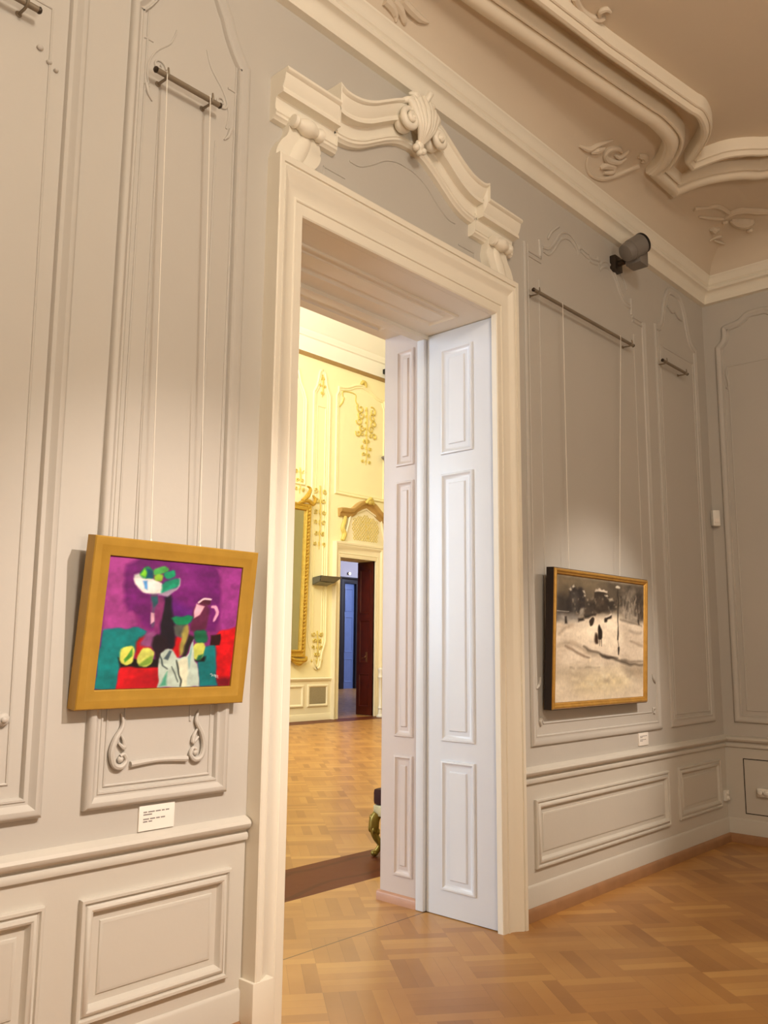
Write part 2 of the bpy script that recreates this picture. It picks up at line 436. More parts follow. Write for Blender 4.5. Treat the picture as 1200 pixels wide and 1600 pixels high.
bm = bmesh.new(); sweep(bm, [(4.655, 4.36), (4.655, 1.008), (6.48, 1.008), (6.48, 4.30)], [(a, h*.62) for a, h in PAN], on_door_wall, closed=False); rococo(bm)
trim(bm, WALL, 'broad shallow wall panel with a stepped curved head behind the snow scene')
c3 = 7.083
R2h = [tuple(p) for p in smooth([(7.12, 4.80), (7.20, 4.785), (7.27, 4.72), (7.33, 4.60), (7.37, 4.47), (7.42, 4.39), (7.515, 4.36)], 3)]
R2 = [(6.65, 1.01), (7.516, 1.01)]+R2h[::-1]+[(2*c3-u, v) for u, v in R2h]
def r2x(bm):
    stroke(bm, [on_door_wall(u, v, .006) for u, v in ((6.93, 4.60), (7.02, 4.575), (7.08, 4.59), (7.15, 4.56), (7.23, 4.55))], (.006, .014, .008, .014, .006))
panel(R2, on_door_wall, [(a, h*.6) for a, h in PAN], [[(6.75, 1.10), (7.42, 1.10), (7.42, 4.2), (6.75, 4.2)]], r2x, label='narrow arched wall panel beside the room corner')
# end wall panel
c4 = -.50
Eh = [tuple(p) for p in smooth([(c4, 4.68), (c4+.09, 4.675), (c4+.17, 4.62), (c4+.26, 4.60), (c4+.32, 4.58), (c4+.325, 4.50), (c4+.34, 4.45), (c4+.39, 4.40)], 3)]
E1 = [(-.885, 1.0), (-.105, 1.0)]+Eh[::-1]+[(2*c4-u, v) for u, v in Eh[1:]]
def e1x(bm):
    T = on_end_wall
    stroke(bm, [T(u, v, .005) for u, v in ((-.21, 4.20), (-.20, 4.12), (-.215, 4.03), (-.205, 3.98))], (.005, .010, .012, .005))
    blob(bm, T(-.20, 4.0, .004), .008, .014, .014)
panel(E1, on_end_wall, [(a, h*.8) for a, h in PAN], [[(-.80, 1.10), (-.21, 1.10), (-.21, 4.2), (-.80, 4.2)]], e1x, label='arched wall panel on the end wall')
# more panels of the end wall beyond the frame
for k in (1, 2, 3):
    bm = bmesh.new(); sweep(bm, [(u-1.15*k, v) for u, v in E1], [(a, h*.8) for a, h in PAN], on_end_wall); trim(bm, WALL)

# dado panels
DPAN = [(0, -.002), (0, .018), (.004, .024), (.014, .024), (.018, .015), (.024, .013), (.030, .022), (.040, .026), (.048, .022), (.054, .008), (.062, -.002)]
def dado_panel(u0, u1, v0, v1, T, label=None, k=1.0, field=True):
    T2 = lambda u, v, h: T(u, v, h*k+.006)
    bm = bmesh.new(); sweep(bm, rect(u0, v0, u1, v1), DPAN, T2)
    if field: sweep(bm, rect(u0+.085, v0+.085, u1-.085, v1-.085), [(0, -.002), (.004, .005), (.012, .008), (.016, .008)], T2)
    if field: plate(bm, rect(u0+.095, v0+.095, u1-.095, v1-.095), T2, -.002, .0075)
    trim(bm, DADO, label)
dado_panel(1.676, 2.350, .262, .690, on_door_wall, 'moulded dado panel below the still life')
dado_panel(.30, 1.540, .262, .700, on_door_wall, 'moulded dado panel cut off at the picture edge')
dado_panel(4.672, 6.545, .285, .690, on_door_wall, 'long moulded dado panel below the snow scene', .9)
dado_panel(6.722, 7.560, .298, .695, on_door_wall, 'short moulded dado panel next to the room corner', .8)

# ------------------------------------------------------------------ door casing
def casing(name, T, u0, u1, z1, w0, w1, wt, prof, m):
    bm = bmesh.new(); rings = []
    for (u, z, su, sz) in ((u0, 0, -w0, 0), (u0, z1, -w0, wt), (u1, z1, w1, wt), (u1, 0, w1, 0)):
        rings.append([bm.verts.new(T(u+su*o, z+sz*o, h)) for o, h in prof])
    for A, B in zip(rings, rings[1:]):
        for j in range(len(prof)-1): bm.faces.new((A[j], A[j+1], B[j+1], B[j]))
    return bm
cp = [(0, .0), (0, .036), (.03, .042), (.22, .043), (.25, .043), (.262, .050), (.285, .052), (.305, .050), (.318, .046), (.33, .046)]
for i in range(9):
    t = i/8; cp.append((.33+.44*t, .046+.040*(1-math.cos(t*PI/2))**1.0))
cp += [(.80, .088), (.82, .084), (.845, .084), (.85, .094), (.97, .097), (1.0, .092), (1.0, -.005)]
bm = casing('c', on_door_wall, 2.636, 4.285, 3.716, .20, .175, .245, cp, CREAM)
cas = trim(bm, CREAM, 'cream moulded casing round the tall doorway')
bm = bmesh.new()
box(bm, 2.422, 2.535, -.100, 0, 0, .235, .006)
finish('casing_plinth', bm, CREAM, cas)

# ------------------------------------------------------------------ overdoor pediment
cd = 3.452
Ltop = [[2.441,4.384],[2.763,4.4]]
Lcur = [[2.764,4.468],[2.791,4.463],[2.877,4.472],[2.947,4.484],[3.019,4.506],[3.084,4.534],[3.149,4.566],[3.265,4.625],[3.345,4.646]]
Rcur = [[3.578,4.625],[3.644,4.619],[3.711,4.575],[3.802,4.525],[3.93,4.486],[4.124,4.456]]
Rtop = [[4.118,4.366],[4.439,4.37]]
Bot = [[2.72,4.23],[2.872,4.214],[2.878,4.328],[2.93,4.333],[3.038,4.358],[3.158,4.416],[3.283,4.476]]
BotR = [[3.426,4.499],[3.52,4.485],[3.65,4.409],[3.762,4.359],[3.935,4.317],[3.928,4.221]]
BotE = [[3.931,4.22],[4.138,4.214]]
half = [(-1.015, 4.395), (-.655, 4.397), (-.655, 4.500), (-.60, 4.478), (-.50, 4.487), (-.40, 4.525), (-.30, 4.585), (-.20, 4.645), (-.10, 4.69), (0, 4.705)]
prof_e = [(0, -.004), (0, .130), (.016, .134), (.022, .128), (.026, .116), (.050, .112), (.075, .104), (.092, .094), (.100, .096), (.104, .100), (.122, .100), (.124, .052),
          (.130, .046), (.165, .042), (.190, .044), (.196, .052), (.204, .054), (.208, .048), (.222, .048), (.228, .036), (.236, .030), (.238, -.004)]
def entab():
    bm = bmesh.new()
    cur = [tuple(p) for p in smooth(half[2:], 4)]
    pts = half[:2]+cur
    full = [(cd+u, v) for u, v in pts]; full = full+[(2*cd-u, v) for u, v in full[-2::-1]]
    n = len(full); rings = []
    for i, (u, v) in enumerate(full):
        j = i if i < n/2 else n-1-i
        s = 1 if i < n/2 else -1
        sk_ = .26 if j in (1, 2) else (.16 if j == 3 else (.1 if j == 4 else 0))
        kk = 1.0
        rings.append([bm.verts.new((u+s*sk_*o, -h, v-o*kk)) for o, h in prof_e])
    for A, B in zip(rings, rings[1:]):
        for j in range(len(prof_e)-1): bm.faces.new((A[j], A[j+1], B[j+1], B[j]))
    bm.faces.new(rings[0]); bm.faces.new(rings[-1])
    return bm
ped = trim(entab(), CREAM, 'curved cream pediment over the tall doorway', 30)
# scroll brackets that carry it
def bracket(s):
    bm = bmesh.new()
    w = lambda u: cd+s*(u-cd)
    zs = lambda L: [(u, 3.945+(v-3.945)*1.22) for u, v in L]
    outer = [(2.440, 3.945), (2.445, 3.985), (2.470, 4.03), (2.505, 4.065), (2.520, 4.10), (2.515, 4.14)]
    inner = [(2.715, 4.14), (2.722, 4.10), (2.735, 4.06), (2.725, 4.02), (2.695, 3.985), (2.665, 3.96), (2.655, 3.945)]
    o = [tuple(p) for p in smooth(zs(outer), 4)]; n_ = [tuple(p) for p in smooth(zs(inner), 4)]
    out = [(w(u), v) for u, v in o+n_]
    plate(bm, out, on_door_wall, -.003, .055)
    bmesh.ops.bevel(bm, geom=[e for e in bm.edges if all(v.co.y < -.05 for v in e.verts) and len(e.link_faces) == 2], offset=.012, segments=3, profile=.6, affect='EDGES')
    # swelling front of the scroll
    cen = zs([(2.550, 3.960), (2.590, 4.02), (2.630, 4.09), (2.618, 4.15)])
    stroke(bm, [on_door_wall(w(u), v, .012) for u, v in cen], (.055, .062, .056, .05), 5, 14)
    # bolster roll across the top
    rp = [(.0, 0), (.030, .004), (.036, .02), (.026, .036), (.030, .055), (.041, .075), (.044, .10), (.041, .125), (.030, .145), (.026, .160), (.036, .178), (.032, .198), (.0, .204)]
    lathe(bm, rp, (w(2.515) if s > 0 else w(2.515)-.204*1, -.080, 4.168), 16, Vector((1, 0, 0)))
    return finish('scroll_bracket', bm, CREAM, ped, 40)
bracket(1); bracket(-1)
# cartouche at the crest
def cartouche():
    bm = bmesh.new(); T = on_door_wall
    cz = 4.60
    for s in (1, -1):
        w = lambda u: cd+s*u
        sp = spiral(T, w(.125), cz-.055, .066, .010, 1.6, PI/2 if s > 0 else PI/2, .135, .165, 36, -s)
        lead = [T(w(u), v, h) for u, v, h in ((.03, cz+.075, .12), (.055, cz+.045, .13), (.085, cz+.018, .135))]
        q = [Vector(p) for p in lead]+[Vector(p) for p in sp]
        tube(bm, q, resample_rad(len(q), .014, .022, .020, .016, .012), 10)
        blob(bm, T(w(.125), cz-.055, .150), .022, .03, .022)
        blob(bm, T(w(.125), cz-.055, .085), .060, .045, .060)
        stroke(bm, [T(w(u), v, h) for u, v, h in ((.05, cz+.07, .12), (.105, cz+.075, .135), (.15, cz+.06, .12), (.175, cz+.03, .10))], (.02, .024, .018, .005))
        stroke(bm, [T(w(u), v, h) for u, v, h in ((.04, cz+.10, .12), (.075, cz+.125, .135), (.11, cz+.125, .115))], (.02, .022, .006))
    for k in range(-3, 4):
        a = k*.20
        stroke(bm, [T(cd+math.sin(a)*.02, cz-.13, .115), T(cd+math.sin(a)*.10, cz-.05+.0*abs(k), .165-.004*abs(k)), T(cd+math.sin(a)*.19, cz+.05, .160-.006*abs(k)), T(cd+math.sin(a)*.25, cz+.150-.010*k*k, .135)], (.010, .020, .026, .012), 5, 8)
    for u, v, r in ((0, cz-.14, .034), (.03, cz-.165, .022), (-.03, cz-.165, .022), (0, cz-.185, .018)): blob(bm, T(cd+u, v, .105), r, .022, r)
    stroke(bm, [T(cd+.01, cz+.12, .14), T(cd+.03, cz+.17, .16), T(cd+.06, cz+.185, .13)], (.02, .02, .006))
    return finish('cartouche', bm, CREAM, ped, 60)
cartouche()
# thin inlaid line in the overdoor field
bm = bmesh.new()
line = [(cd-.46, 4.19), (cd-.38, 4.195), (cd-.28, 4.25), (cd-.18, 4.32), (cd-.08, 4.355), (cd, 4.36)]
line = line+[(2*cd-u, v) for u, v in line[-2::-1]]
open_line(bm, line, on_door_wall, FAINT2, 4)
for s in (1, -1):
    w = lambda u: cd+s*(u-cd)
    sweep(bm, [(w(2.80), 4.075), (w(2.96), 4.075)], FAINT2, on_door_wall, closed=False)
    open_line(bm, [(w(2.80), 4.075), (w(2.795), 4.02), (w(2.76), 3.975)], on_door_wall, FAINT2)
trim(bm, WALL)

# ------------------------------------------------------------------ reveals: folded leaf, lining boards, soffit
RB = [(0, .0), (.0, .004), (.004, .012), (.014, .014), (.020, .008), (.032, .001), (.040, .0)]
def panelled(bm, T, u0, u1, v0, v1):
    sweep(bm, rect(u0, v0, u1, v1), [(0, -.002)]+[(a, h) for a, h in RB]+[(.040, -.002)], T)
    ru = min(.062, (u1-u0)*.33)
    sweep(bm, rect(u0+ru, v0+.062, u1-ru, v1-.062), [(0, -.002), (.006, .008), (.010, .009)], T)
    plate(bm, rect(u0+ru+.008, v0+.07, u1-ru-.008, v1-.07), T, -.002, .009)
def leaf(n, T, x0, x1, label):
    bm = bmesh.new(); box(bm, min(x0, x1), max(x0, x1), -.035, .555, .004, 3.712, .003)
    o = struct('door_%d' % n, bm, WHITE, label=label)
    for v0, v1 in ((.155, .920), (1.035, 2.735), (2.865, 3.586)):
        bm = bmesh.new(); panelled(bm, T, .170, .430, v0, v1); finish('door_panel', bm, WHITE, o)
    bm = bmesh.new(); sg = 1 if x0 < x1 else -1
    sweep(bm, [(-.02, 0.004), (-.02, 3.70)], [(0, -.002), (.004, .006), (.012, .006), (.016, -.002)], T, closed=False)
    finish('edge_bead', bm, WHITE, o)
    return o
leaf(1, on_leaf, 4.31, 4.349, 'white panelled door leaf folded flat against the doorway side')
leaf(2, on_leaf2, 2.62, 2.601, 'white panelled door leaf folded back on the still life side')
def stop_post(x0, x1):
    bm = bmesh.new(); box(bm, x0, x1, .560, .622, .002, 3.735, .008); trim(bm, WHITE, 'narrow white door stop post beside the folded leaf' if x0 > 4 else None)
stop_post(4.283, 4.35); stop_post(2.60, 2.66)
def lining(T, x0, x1, lab=None):
    bm = bmesh.new(); box(bm, x0, x1, .622, .945, .0, 3.80, .003)
    for v0, v1 in ((.172, .920), (1.035, 2.732), (2.838, 3.667)): panelled(bm, T, .667, .825, v0, v1)
    trim(bm, PINK, lab)
lining(on_leaf, 4.31, 4.352, 'panelled lining board beyond the folded leaf'); lining(on_leaf2, 2.598, 2.62)
bm = bmesh.new(); sweep(bm, [(.622, 0.0), (.962, 0.0)], [(0, -.001), (0, .018), (.045, .018), (.055, .012), (.062, -.001)], on_leaf, closed=False)
struct('baseboard_doorway', bm, SKIRTP)
bm = bmesh.new(); box(bm, 2.60, 4.35, .001, .60, 3.716, 3.752); panelled(bm, on_soffit, 2.78, 4.16, .165, .415); trim(bm, CREAM, 'panelled soffit over the folded leaf')
bm = bmesh.new(); box(bm, 2.60, 4.35, .60, .950, 3.79, 3.802)
box(bm, 2.60, 4.35, .545, .625, 3.690, 3.80, .006)
sweep(bm, rect(2.80, .675, 4.14, .855), [(0, -.002)]+[(a, h) for a, h in RB]+[(.040, -.002)], lambda u, v, h: (u, v, 3.79-h)); trim(bm, CREAM, 'deeper panelled soffit opening to the yellow hall')
# casing on the hall side
bm = casing('c', lambda u, v, h: (u, .955+h, v), 2.62, 4.31, 3.80, .2, .2, .24, cp, HALLCREAM)
bm.free()

# ------------------------------------------------------------------ ceiling frames and stucco
outer = [[3.615,-0.42],[4.473,-0.537],[5.172,-0.64],[5.259,-0.654],[5.453,-0.653],[5.584,-0.621],[5.737,-0.502],[5.818,-0.368],[6.315,-0.366],[6.281,-0.579],[6.314,-0.744],[6.392,-0.887],[6.487,-0.993]]
inner = [[3.67,-0.695],[4.382,-0.778],[5.305,-0.924],[5.396,-0.939],[5.564,-0.904],[5.701,-0.823],[5.88,-0.65],[6.023,-0.638],[6.02,-0.883],[6.088,-1.022],[6.189,-1.148]]
def ceil_path(pts, cut, lead, tail):
    a = [tuple(p) for p in pts]
    st = a[:3]; cur = [tuple(p) for p in smooth(a[2:cut], 5)]; cor = [a[cut]]
    arc = [tuple(p) for p in smooth(a[cut:]+tail, 4)]
    return lead+st[:2]+cur+arc
po = ceil_path(outer, 8, [(-.5, -.42), (1.2, -.24), (2.4, -.28)], [(6.60, -1.35), (6.68, -1.9), (6.66, -2.6), (6.50, -3.3)])
pi_ = ceil_path(inner, 7, [(-.4, -.70), (1.3, -.50), (2.5, -.55)], [(6.30, -1.45), (6.38, -1.95), (6.36, -2.6), (6.20, -3.25)])
OP = [(0, -.02), (0, .095), (.006, .106), (.020, .112), (.026, .122), (.050, .132), (.078, .126), (.098, .106), (.106, .088), (.108, .080), (.114, .096), (.124, .104), (.136, .100), (.146, .080), (.150, .05), (.152, -.02)]
IP = [(0, -.02), (0, .090), (.006, .108), (.022, .120), (.040, .118), (.054, .100), (.060, .086), (.064, .092), (.074, .088), (.080, .06), (.081, -.02)]
flip = lambda prof: [(-o, h) for o, h in prof]
bm = bmesh.new(); sweep(bm, po, flip(OP), hang, closed=False); fr = trim(bm, CEIL_LIT, 'outer stucco frame on the ceiling, with a notched corner')
bm = bmesh.new(); sweep(bm, pi_, flip(IP), hang, closed=False); trim(bm, CEIL_LIT, 'inner stucco frame on the ceiling')

def cove_z(d):
    if d < .15: return 5.05
    if d > .75: return 5.33
    k = 1-(d-.15)/.6; return 5.05+.28*math.sqrt(max(0, 1-k*k))
def relief(name, strokes, m=CEIL, blobs=(), parent=None):
    bm = bmesh.new()
    for pts, rad in strokes: stroke(bm, [Vector(p)+Vector((-.004, -.004, -.006)) for p in pts], tuple(x*1.35 for x in rad), 5, 8)
    for p, r in blobs: blob(bm, p, r, r, r*.8)
    return bm
# scroll ornament on the cove, door side
S = []
S.append(([[5.088,-0.216,5.178],[5.191,-0.233,5.192],[5.231,-0.281,5.224],[5.306,-0.364,5.265]], (.006, .016, .014, .005)))
S.append(([[5.567,-0.338,5.254],[5.535,-0.284,5.227],[5.441,-0.256,5.209],[5.373,-0.265,5.215],[5.36,-0.307,5.239],[5.418,-0.346,5.257],[5.487,-0.344,5.256]], (.006, .016, .018, .016, .018, .014, .006)))
S.append(([[5.229,-0.225,5.186],[5.263,-0.256,5.209],[5.312,-0.292,5.231]], (.008, .022, .010)))
S.append(([[5.228,-0.204,5.167],[5.266,-0.167,5.118],[5.347,-0.156,5.09],[5.483,-0.166,5.115],[5.61,-0.214,5.176],[5.687,-0.289,5.23],[5.732,-0.352,5.26]], (.005, .008, .010, .014, .014, .012, .016)))
S.append(([[5.416,-0.198,5.159],[5.448,-0.223,5.184],[5.531,-0.243,5.2],[5.547,-0.219,5.181],[5.477,-0.192,5.154]], (.010, .022, .018, .020, .010)))
S.append(([[5.632,-0.402,5.278],[5.678,-0.421,5.284],[5.728,-0.41,5.281],[5.706,-0.386,5.273]], (.014, .020, .018, .010)))
S.append(([[5.443,-0.305,5.238],[5.505,-0.313,5.242],[5.52,-0.362,5.264],[5.515,-0.385,5.273]], (.006, .014, .012, .005)))
trim(relief('cove_scroll', S), CEIL, 'scrolled stucco ornament on the cove near the frame corner')
# shell ornament on the end wall's cove
S = []
S.append(([[6.665,-0.389,5.274],[6.708,-0.422,5.284],[6.771,-0.469,5.297]], (.016, .012, .010)))
S.append(([[6.771,-0.469,5.297],[6.798,-0.513,5.307],[6.87,-0.539,5.312],[6.996,-0.553,5.315],[7.051,-0.578,5.318]], (.012, .016, .016, .014, .010)))
S.append(([[7.066,-0.479,5.3],[7.028,-0.559,5.316],[7.038,-0.628,5.324],[7.085,-0.682,5.324],[7.136,-0.744,5.317],[7.184,-0.806,5.309]], (.010, .022, .026, .022, .026, .02)))
S.append(([[6.809,-0.369,5.266],[6.909,-0.412,5.281],[7.033,-0.474,5.299],[7.069,-0.525,5.31]], (.006, .012, .012, .006)))
S.append(([[7.126,-0.521,5.309],[7.185,-0.545,5.309],[7.218,-0.587,5.302],[7.243,-0.633,5.296],[7.25,-0.675,5.294]], (.012, .034, .040, .036, .014)))
S.append(([[7.18,-0.515,5.308],[7.238,-0.552,5.297],[7.273,-0.603,5.288],[7.277,-0.656,5.287]], (.010, .026, .028, .010)))
S.append(([[7.084,-0.368,5.266],[7.136,-0.375,5.269],[7.161,-0.404,5.279]], (.016, .026, .010)))
S.append(([[7.344,-0.58,5.264],[7.337,-0.606,5.267],[7.354,-0.618,5.26]], (.010, .020, .010)))
S.append(([[7.231,-0.287,5.229],[7.235,-0.325,5.248],[7.267,-0.361,5.263],[7.306,-0.374,5.268]], (.005, .010, .012, .005)))
S.append(([[7.264,-0.313,5.242],[7.33,-0.325,5.248],[7.395,-0.357,5.241]], (.005, .010, .005)))
S.append(([[7.096,-0.458,5.295],[7.115,-0.479,5.3],[7.129,-0.455,5.294]], (.010, .016, .008)))
trim(relief('shell', S), CEIL, 'shell and leaf stucco ornament on the end wall cove')
# tendrils on the flat ceiling, inside the frames
S = []
S.append(([Vector((*p, 5.324)) for p in [[3.967,-0.835],[4.019,-0.821],[4.089,-0.813],[4.167,-0.825],[4.225,-0.859],[4.235,-0.885]]], (.016, .016, .014, .014, .014, .008)))
S.append(([Vector((*p, 5.324)) for p in [[4.2,-0.868],[4.169,-0.893],[4.177,-0.925],[4.216,-0.931]]], (.010, .014, .012, .006)))
S.append(([Vector((*p, 5.324)) for p in [[3.951,-0.789],[4.038,-0.786],[4.101,-0.782],[4.181,-0.765],[4.225,-0.752]]], (.018, .018, .014, .016, .004)))
trim(relief('tendril', S), CEIL, 'stucco tendril on the flat ceiling at the top of the picture')
S = []
S.append(([Vector((*p, 5.324)) for p in [[6.085,-0.837],[6.04,-0.818],[6.05,-0.778],[6.102,-0.761],[6.161,-0.794],[6.194,-0.863],[6.219,-0.934],[6.224,-1.004],[6.217,-1.069],[6.203,-1.136]]], (.006, .012, .012, .014, .014, .012, .012, .010, .010, .006)))
trim(relief('tendril', S), CEIL, 'stucco tendril on the flat ceiling above the end wall')
S = []
S.append(([[3.071,-0.169,5.121],[3.125,-0.167,5.118],[3.176,-0.157,5.095],[3.187,-0.151,5.065]], (.02, .022, .016, .004)))
S.append(([[3.12,-0.184,5.143],[3.189,-0.176,5.132],[3.243,-0.161,5.103],[3.26,-0.155,5.086]], (.02, .022, .016, .004)))
S.append(([[3.177,-0.204,5.167],[3.252,-0.197,5.159],[3.339,-0.195,5.157],[3.41,-0.205,5.167]], (.02, .022, .018, .004)))
trim(relief('leaves', S), CEIL, 'stucco leaf tips on the cove above the pediment')
S = [([[6.691,-0.98,5.33],[6.65,-0.957,5.33],[6.693,-0.934,5.33],[6.739,-0.939,5.33],[6.74,-0.963,5.33]], (.012, .02, .02, .018, .012))]

# ------------------------------------------------------------------ pictures
def seg_dist(U, V, poly):
    d = np.full(U.shape, 9.); ins = np.zeros(U.shape, bool); n = len(poly)
    for i in range(n):
        x0, y0 = poly[i]; x1, y1 = poly[(i+1) % n]
        dx, dy = x1-x0, y1-y0; L2 = dx*dx+dy*dy+1e-12
        t = np.clip(((U-x0)*dx+(V-y0)*dy)/L2, 0, 1)
        d = np.minimum(d, np.hypot(U-x0-t*dx, V-y0-t*dy))
        c_ = ((y0 > V) != (y1 > V)) & (U < (x1-x0)*(V-y0)/(y1-y0+1e-12)+x0)
        ins ^= c_
    return np.where(ins, -d, d)

def vnoise(U, V, f, seed):
    rs = np.random.RandomState(seed); G = rs.rand(64, 64)
    x = U*f; y = V*f; i = np.floor(x).astype(int); j = np.floor(y).astype(int); a = x-i; b = y-j
    a = a*a*(3-2*a); b = b*b*(3-2*b)
    g = lambda p, q: G[p % 64, q % 64]
    return (g(i, j)*(1-a)+g(i+1, j)*a)*(1-b)+(g(i, j+1)*(1-a)+g(i+1, j+1)*a)*b

def painted_canvas(name, parent, W, H, nx, ny, base, layers, to_world, seed, amp=.08):
    us = (np.arange(nx+1))/nx; vs = (np.arange(ny+1))/ny
    U, V = np.meshgrid(us, vs)
    img = np.zeros(U.shape+(3,)); img[:] = base(U, V) if callable(base) else np.array(base)
    wob = (vnoise(U, V, 18, seed)-.5)*.016; wob2 = (vnoise(U, V, 18, seed+9)-.5)*.016
    for k, ly in enumerate(layers):
        poly, colr = ly[0], np.array(ly[1]); soft = ly[2] if len(ly) > 2 else .008; na = ly[3] if len(ly) > 3 else amp
        if len(poly) >= 5 and len(poly) < 20:
            q = []
            for a_, b_ in zip(poly, list(poly[1:])+[poly[0]]):
                if min(a_[0], a_[1], 1-a_[0], 1-a_[1]) < .03: q.append(a_)
                q += [(a_[0]*.80+b_[0]*.20, a_[1]*.80+b_[1]*.20), (a_[0]*.20+b_[0]*.80, a_[1]*.20+b_[1]*.80)]
            poly = q
        d = seg_dist(U+wob, V+wob2, poly)
        al = np.clip(.5-d/(2*soft), 0, 1)[..., None]
        if len(ly) > 4: al = al*ly[4]
        nz = (vnoise(U*1.0+k*.37, V*1.7+k*.11, 14, seed+k)-.5)*2*na+(vnoise(U, V, 45, seed+k+50)-.5)*na
        img = img*(1-al)+np.clip(colr*(1+nz[..., None]), 0, 1)*al
    img = np.clip(img, 0, 1)
    linr = np.where(img <= .04045, img/12.92, ((img+.055)/1.055)**2.4)
    me = bpy.data.meshes.new(name)
    verts = [tuple(to_world(u, v)) for v in vs for u in us]
    faces = [(j*(nx+1)+i, j*(nx+1)+i+1, (j+1)*(nx+1)+i+1, (j+1)*(nx+1)+i) for j in range(ny) for i in range(nx)]
    me.from_pydata(verts, [], faces)
    at = me.color_attributes.new('paint', 'FLOAT_COLOR', 'POINT')
    buf = np.ones((len(verts), 4), np.float32); buf[:, :3] = linr.reshape(-1, 3)
    at.data.foreach_set('color', buf.ravel())
    return link(name, me, CANVAS, parent)

def strip_poly(pts, w):
    """thin polygon along a stroke"""
    P = [Vector(p) for p in pts]; L_, R_ = [], []
    for i in range(len(P)):
        d = (P[min(len(P)-1, i+1)]-P[max(0, i-1)]).normalized(); n = Vector((-d.y, d.x))
        ww = w[i] if isinstance(w, (list, tuple)) else w
        L_.append(tuple(P[i]+n*ww)); R_.append(tuple(P[i]-n*ww))
    return L_+R_[::-1]

def picture(name, label, cx, x0, x1, ztop, zbot, yt, yb, depth, fw_, m, edge, fprof):
    """a framed picture that leans out from the wall: front face from (yt, ztop) to (yb, zbot)"""
    Hh = math.hypot(ztop-zbot, yt-yb); ang = math.atan2(yb-yt, ztop-zbot)
    o = thing(name, label, 'painting', ((x0+x1)/2, yb, zbot))
    o.rotation_euler = (ang, 0, 0)                        # local z climbs the leaning face
    W = x1-x0
    bmf = bmesh.new()
    T = lambda u, v, h: (u, -h, v)                        # local: h towards the viewer
    sweep(bmf, rect(-W/2, 0, W/2, Hh), fprof, T)
    me = bpy.data.meshes.new('frame'); bmesh.ops.recalc_face_normals(bmf, faces=bmf.faces[:]); bmf.to_mesh(me); bmf.free()
    me.polygons.foreach_set('use_smooth', [True]*len(me.polygons)); me.set_sharp_from_angle(angle=math.radians(30))
    link('frame', me, m, o)
    if edge is not None:
        bmf = bmesh.new()
        sweep(bmf, rect(-W/2-.001, -.001, W/2+.001, Hh+.001), [(0, -depth), (0, -.014), (.02, -.014), (.02, -depth), (0, -depth)], T)
        me = bpy.data.meshes.new('frame_side'); bmesh.ops.recalc_face_normals(bmf, faces=bmf.faces[:]); bmf.to_mesh(me); bmf.free(); link('frame_side', me, edge, o)
    bmf = bmesh.new(); box(bmf, -W/2+.02, W/2-.02, depth-.012, depth-.004, .02, Hh-.02)
    me = bpy.data.meshes.new('backing_board'); bmf.to_mesh(me); bmf.free(); link('backing_board', me, DARKEDGE, o)
    return o, W, Hh

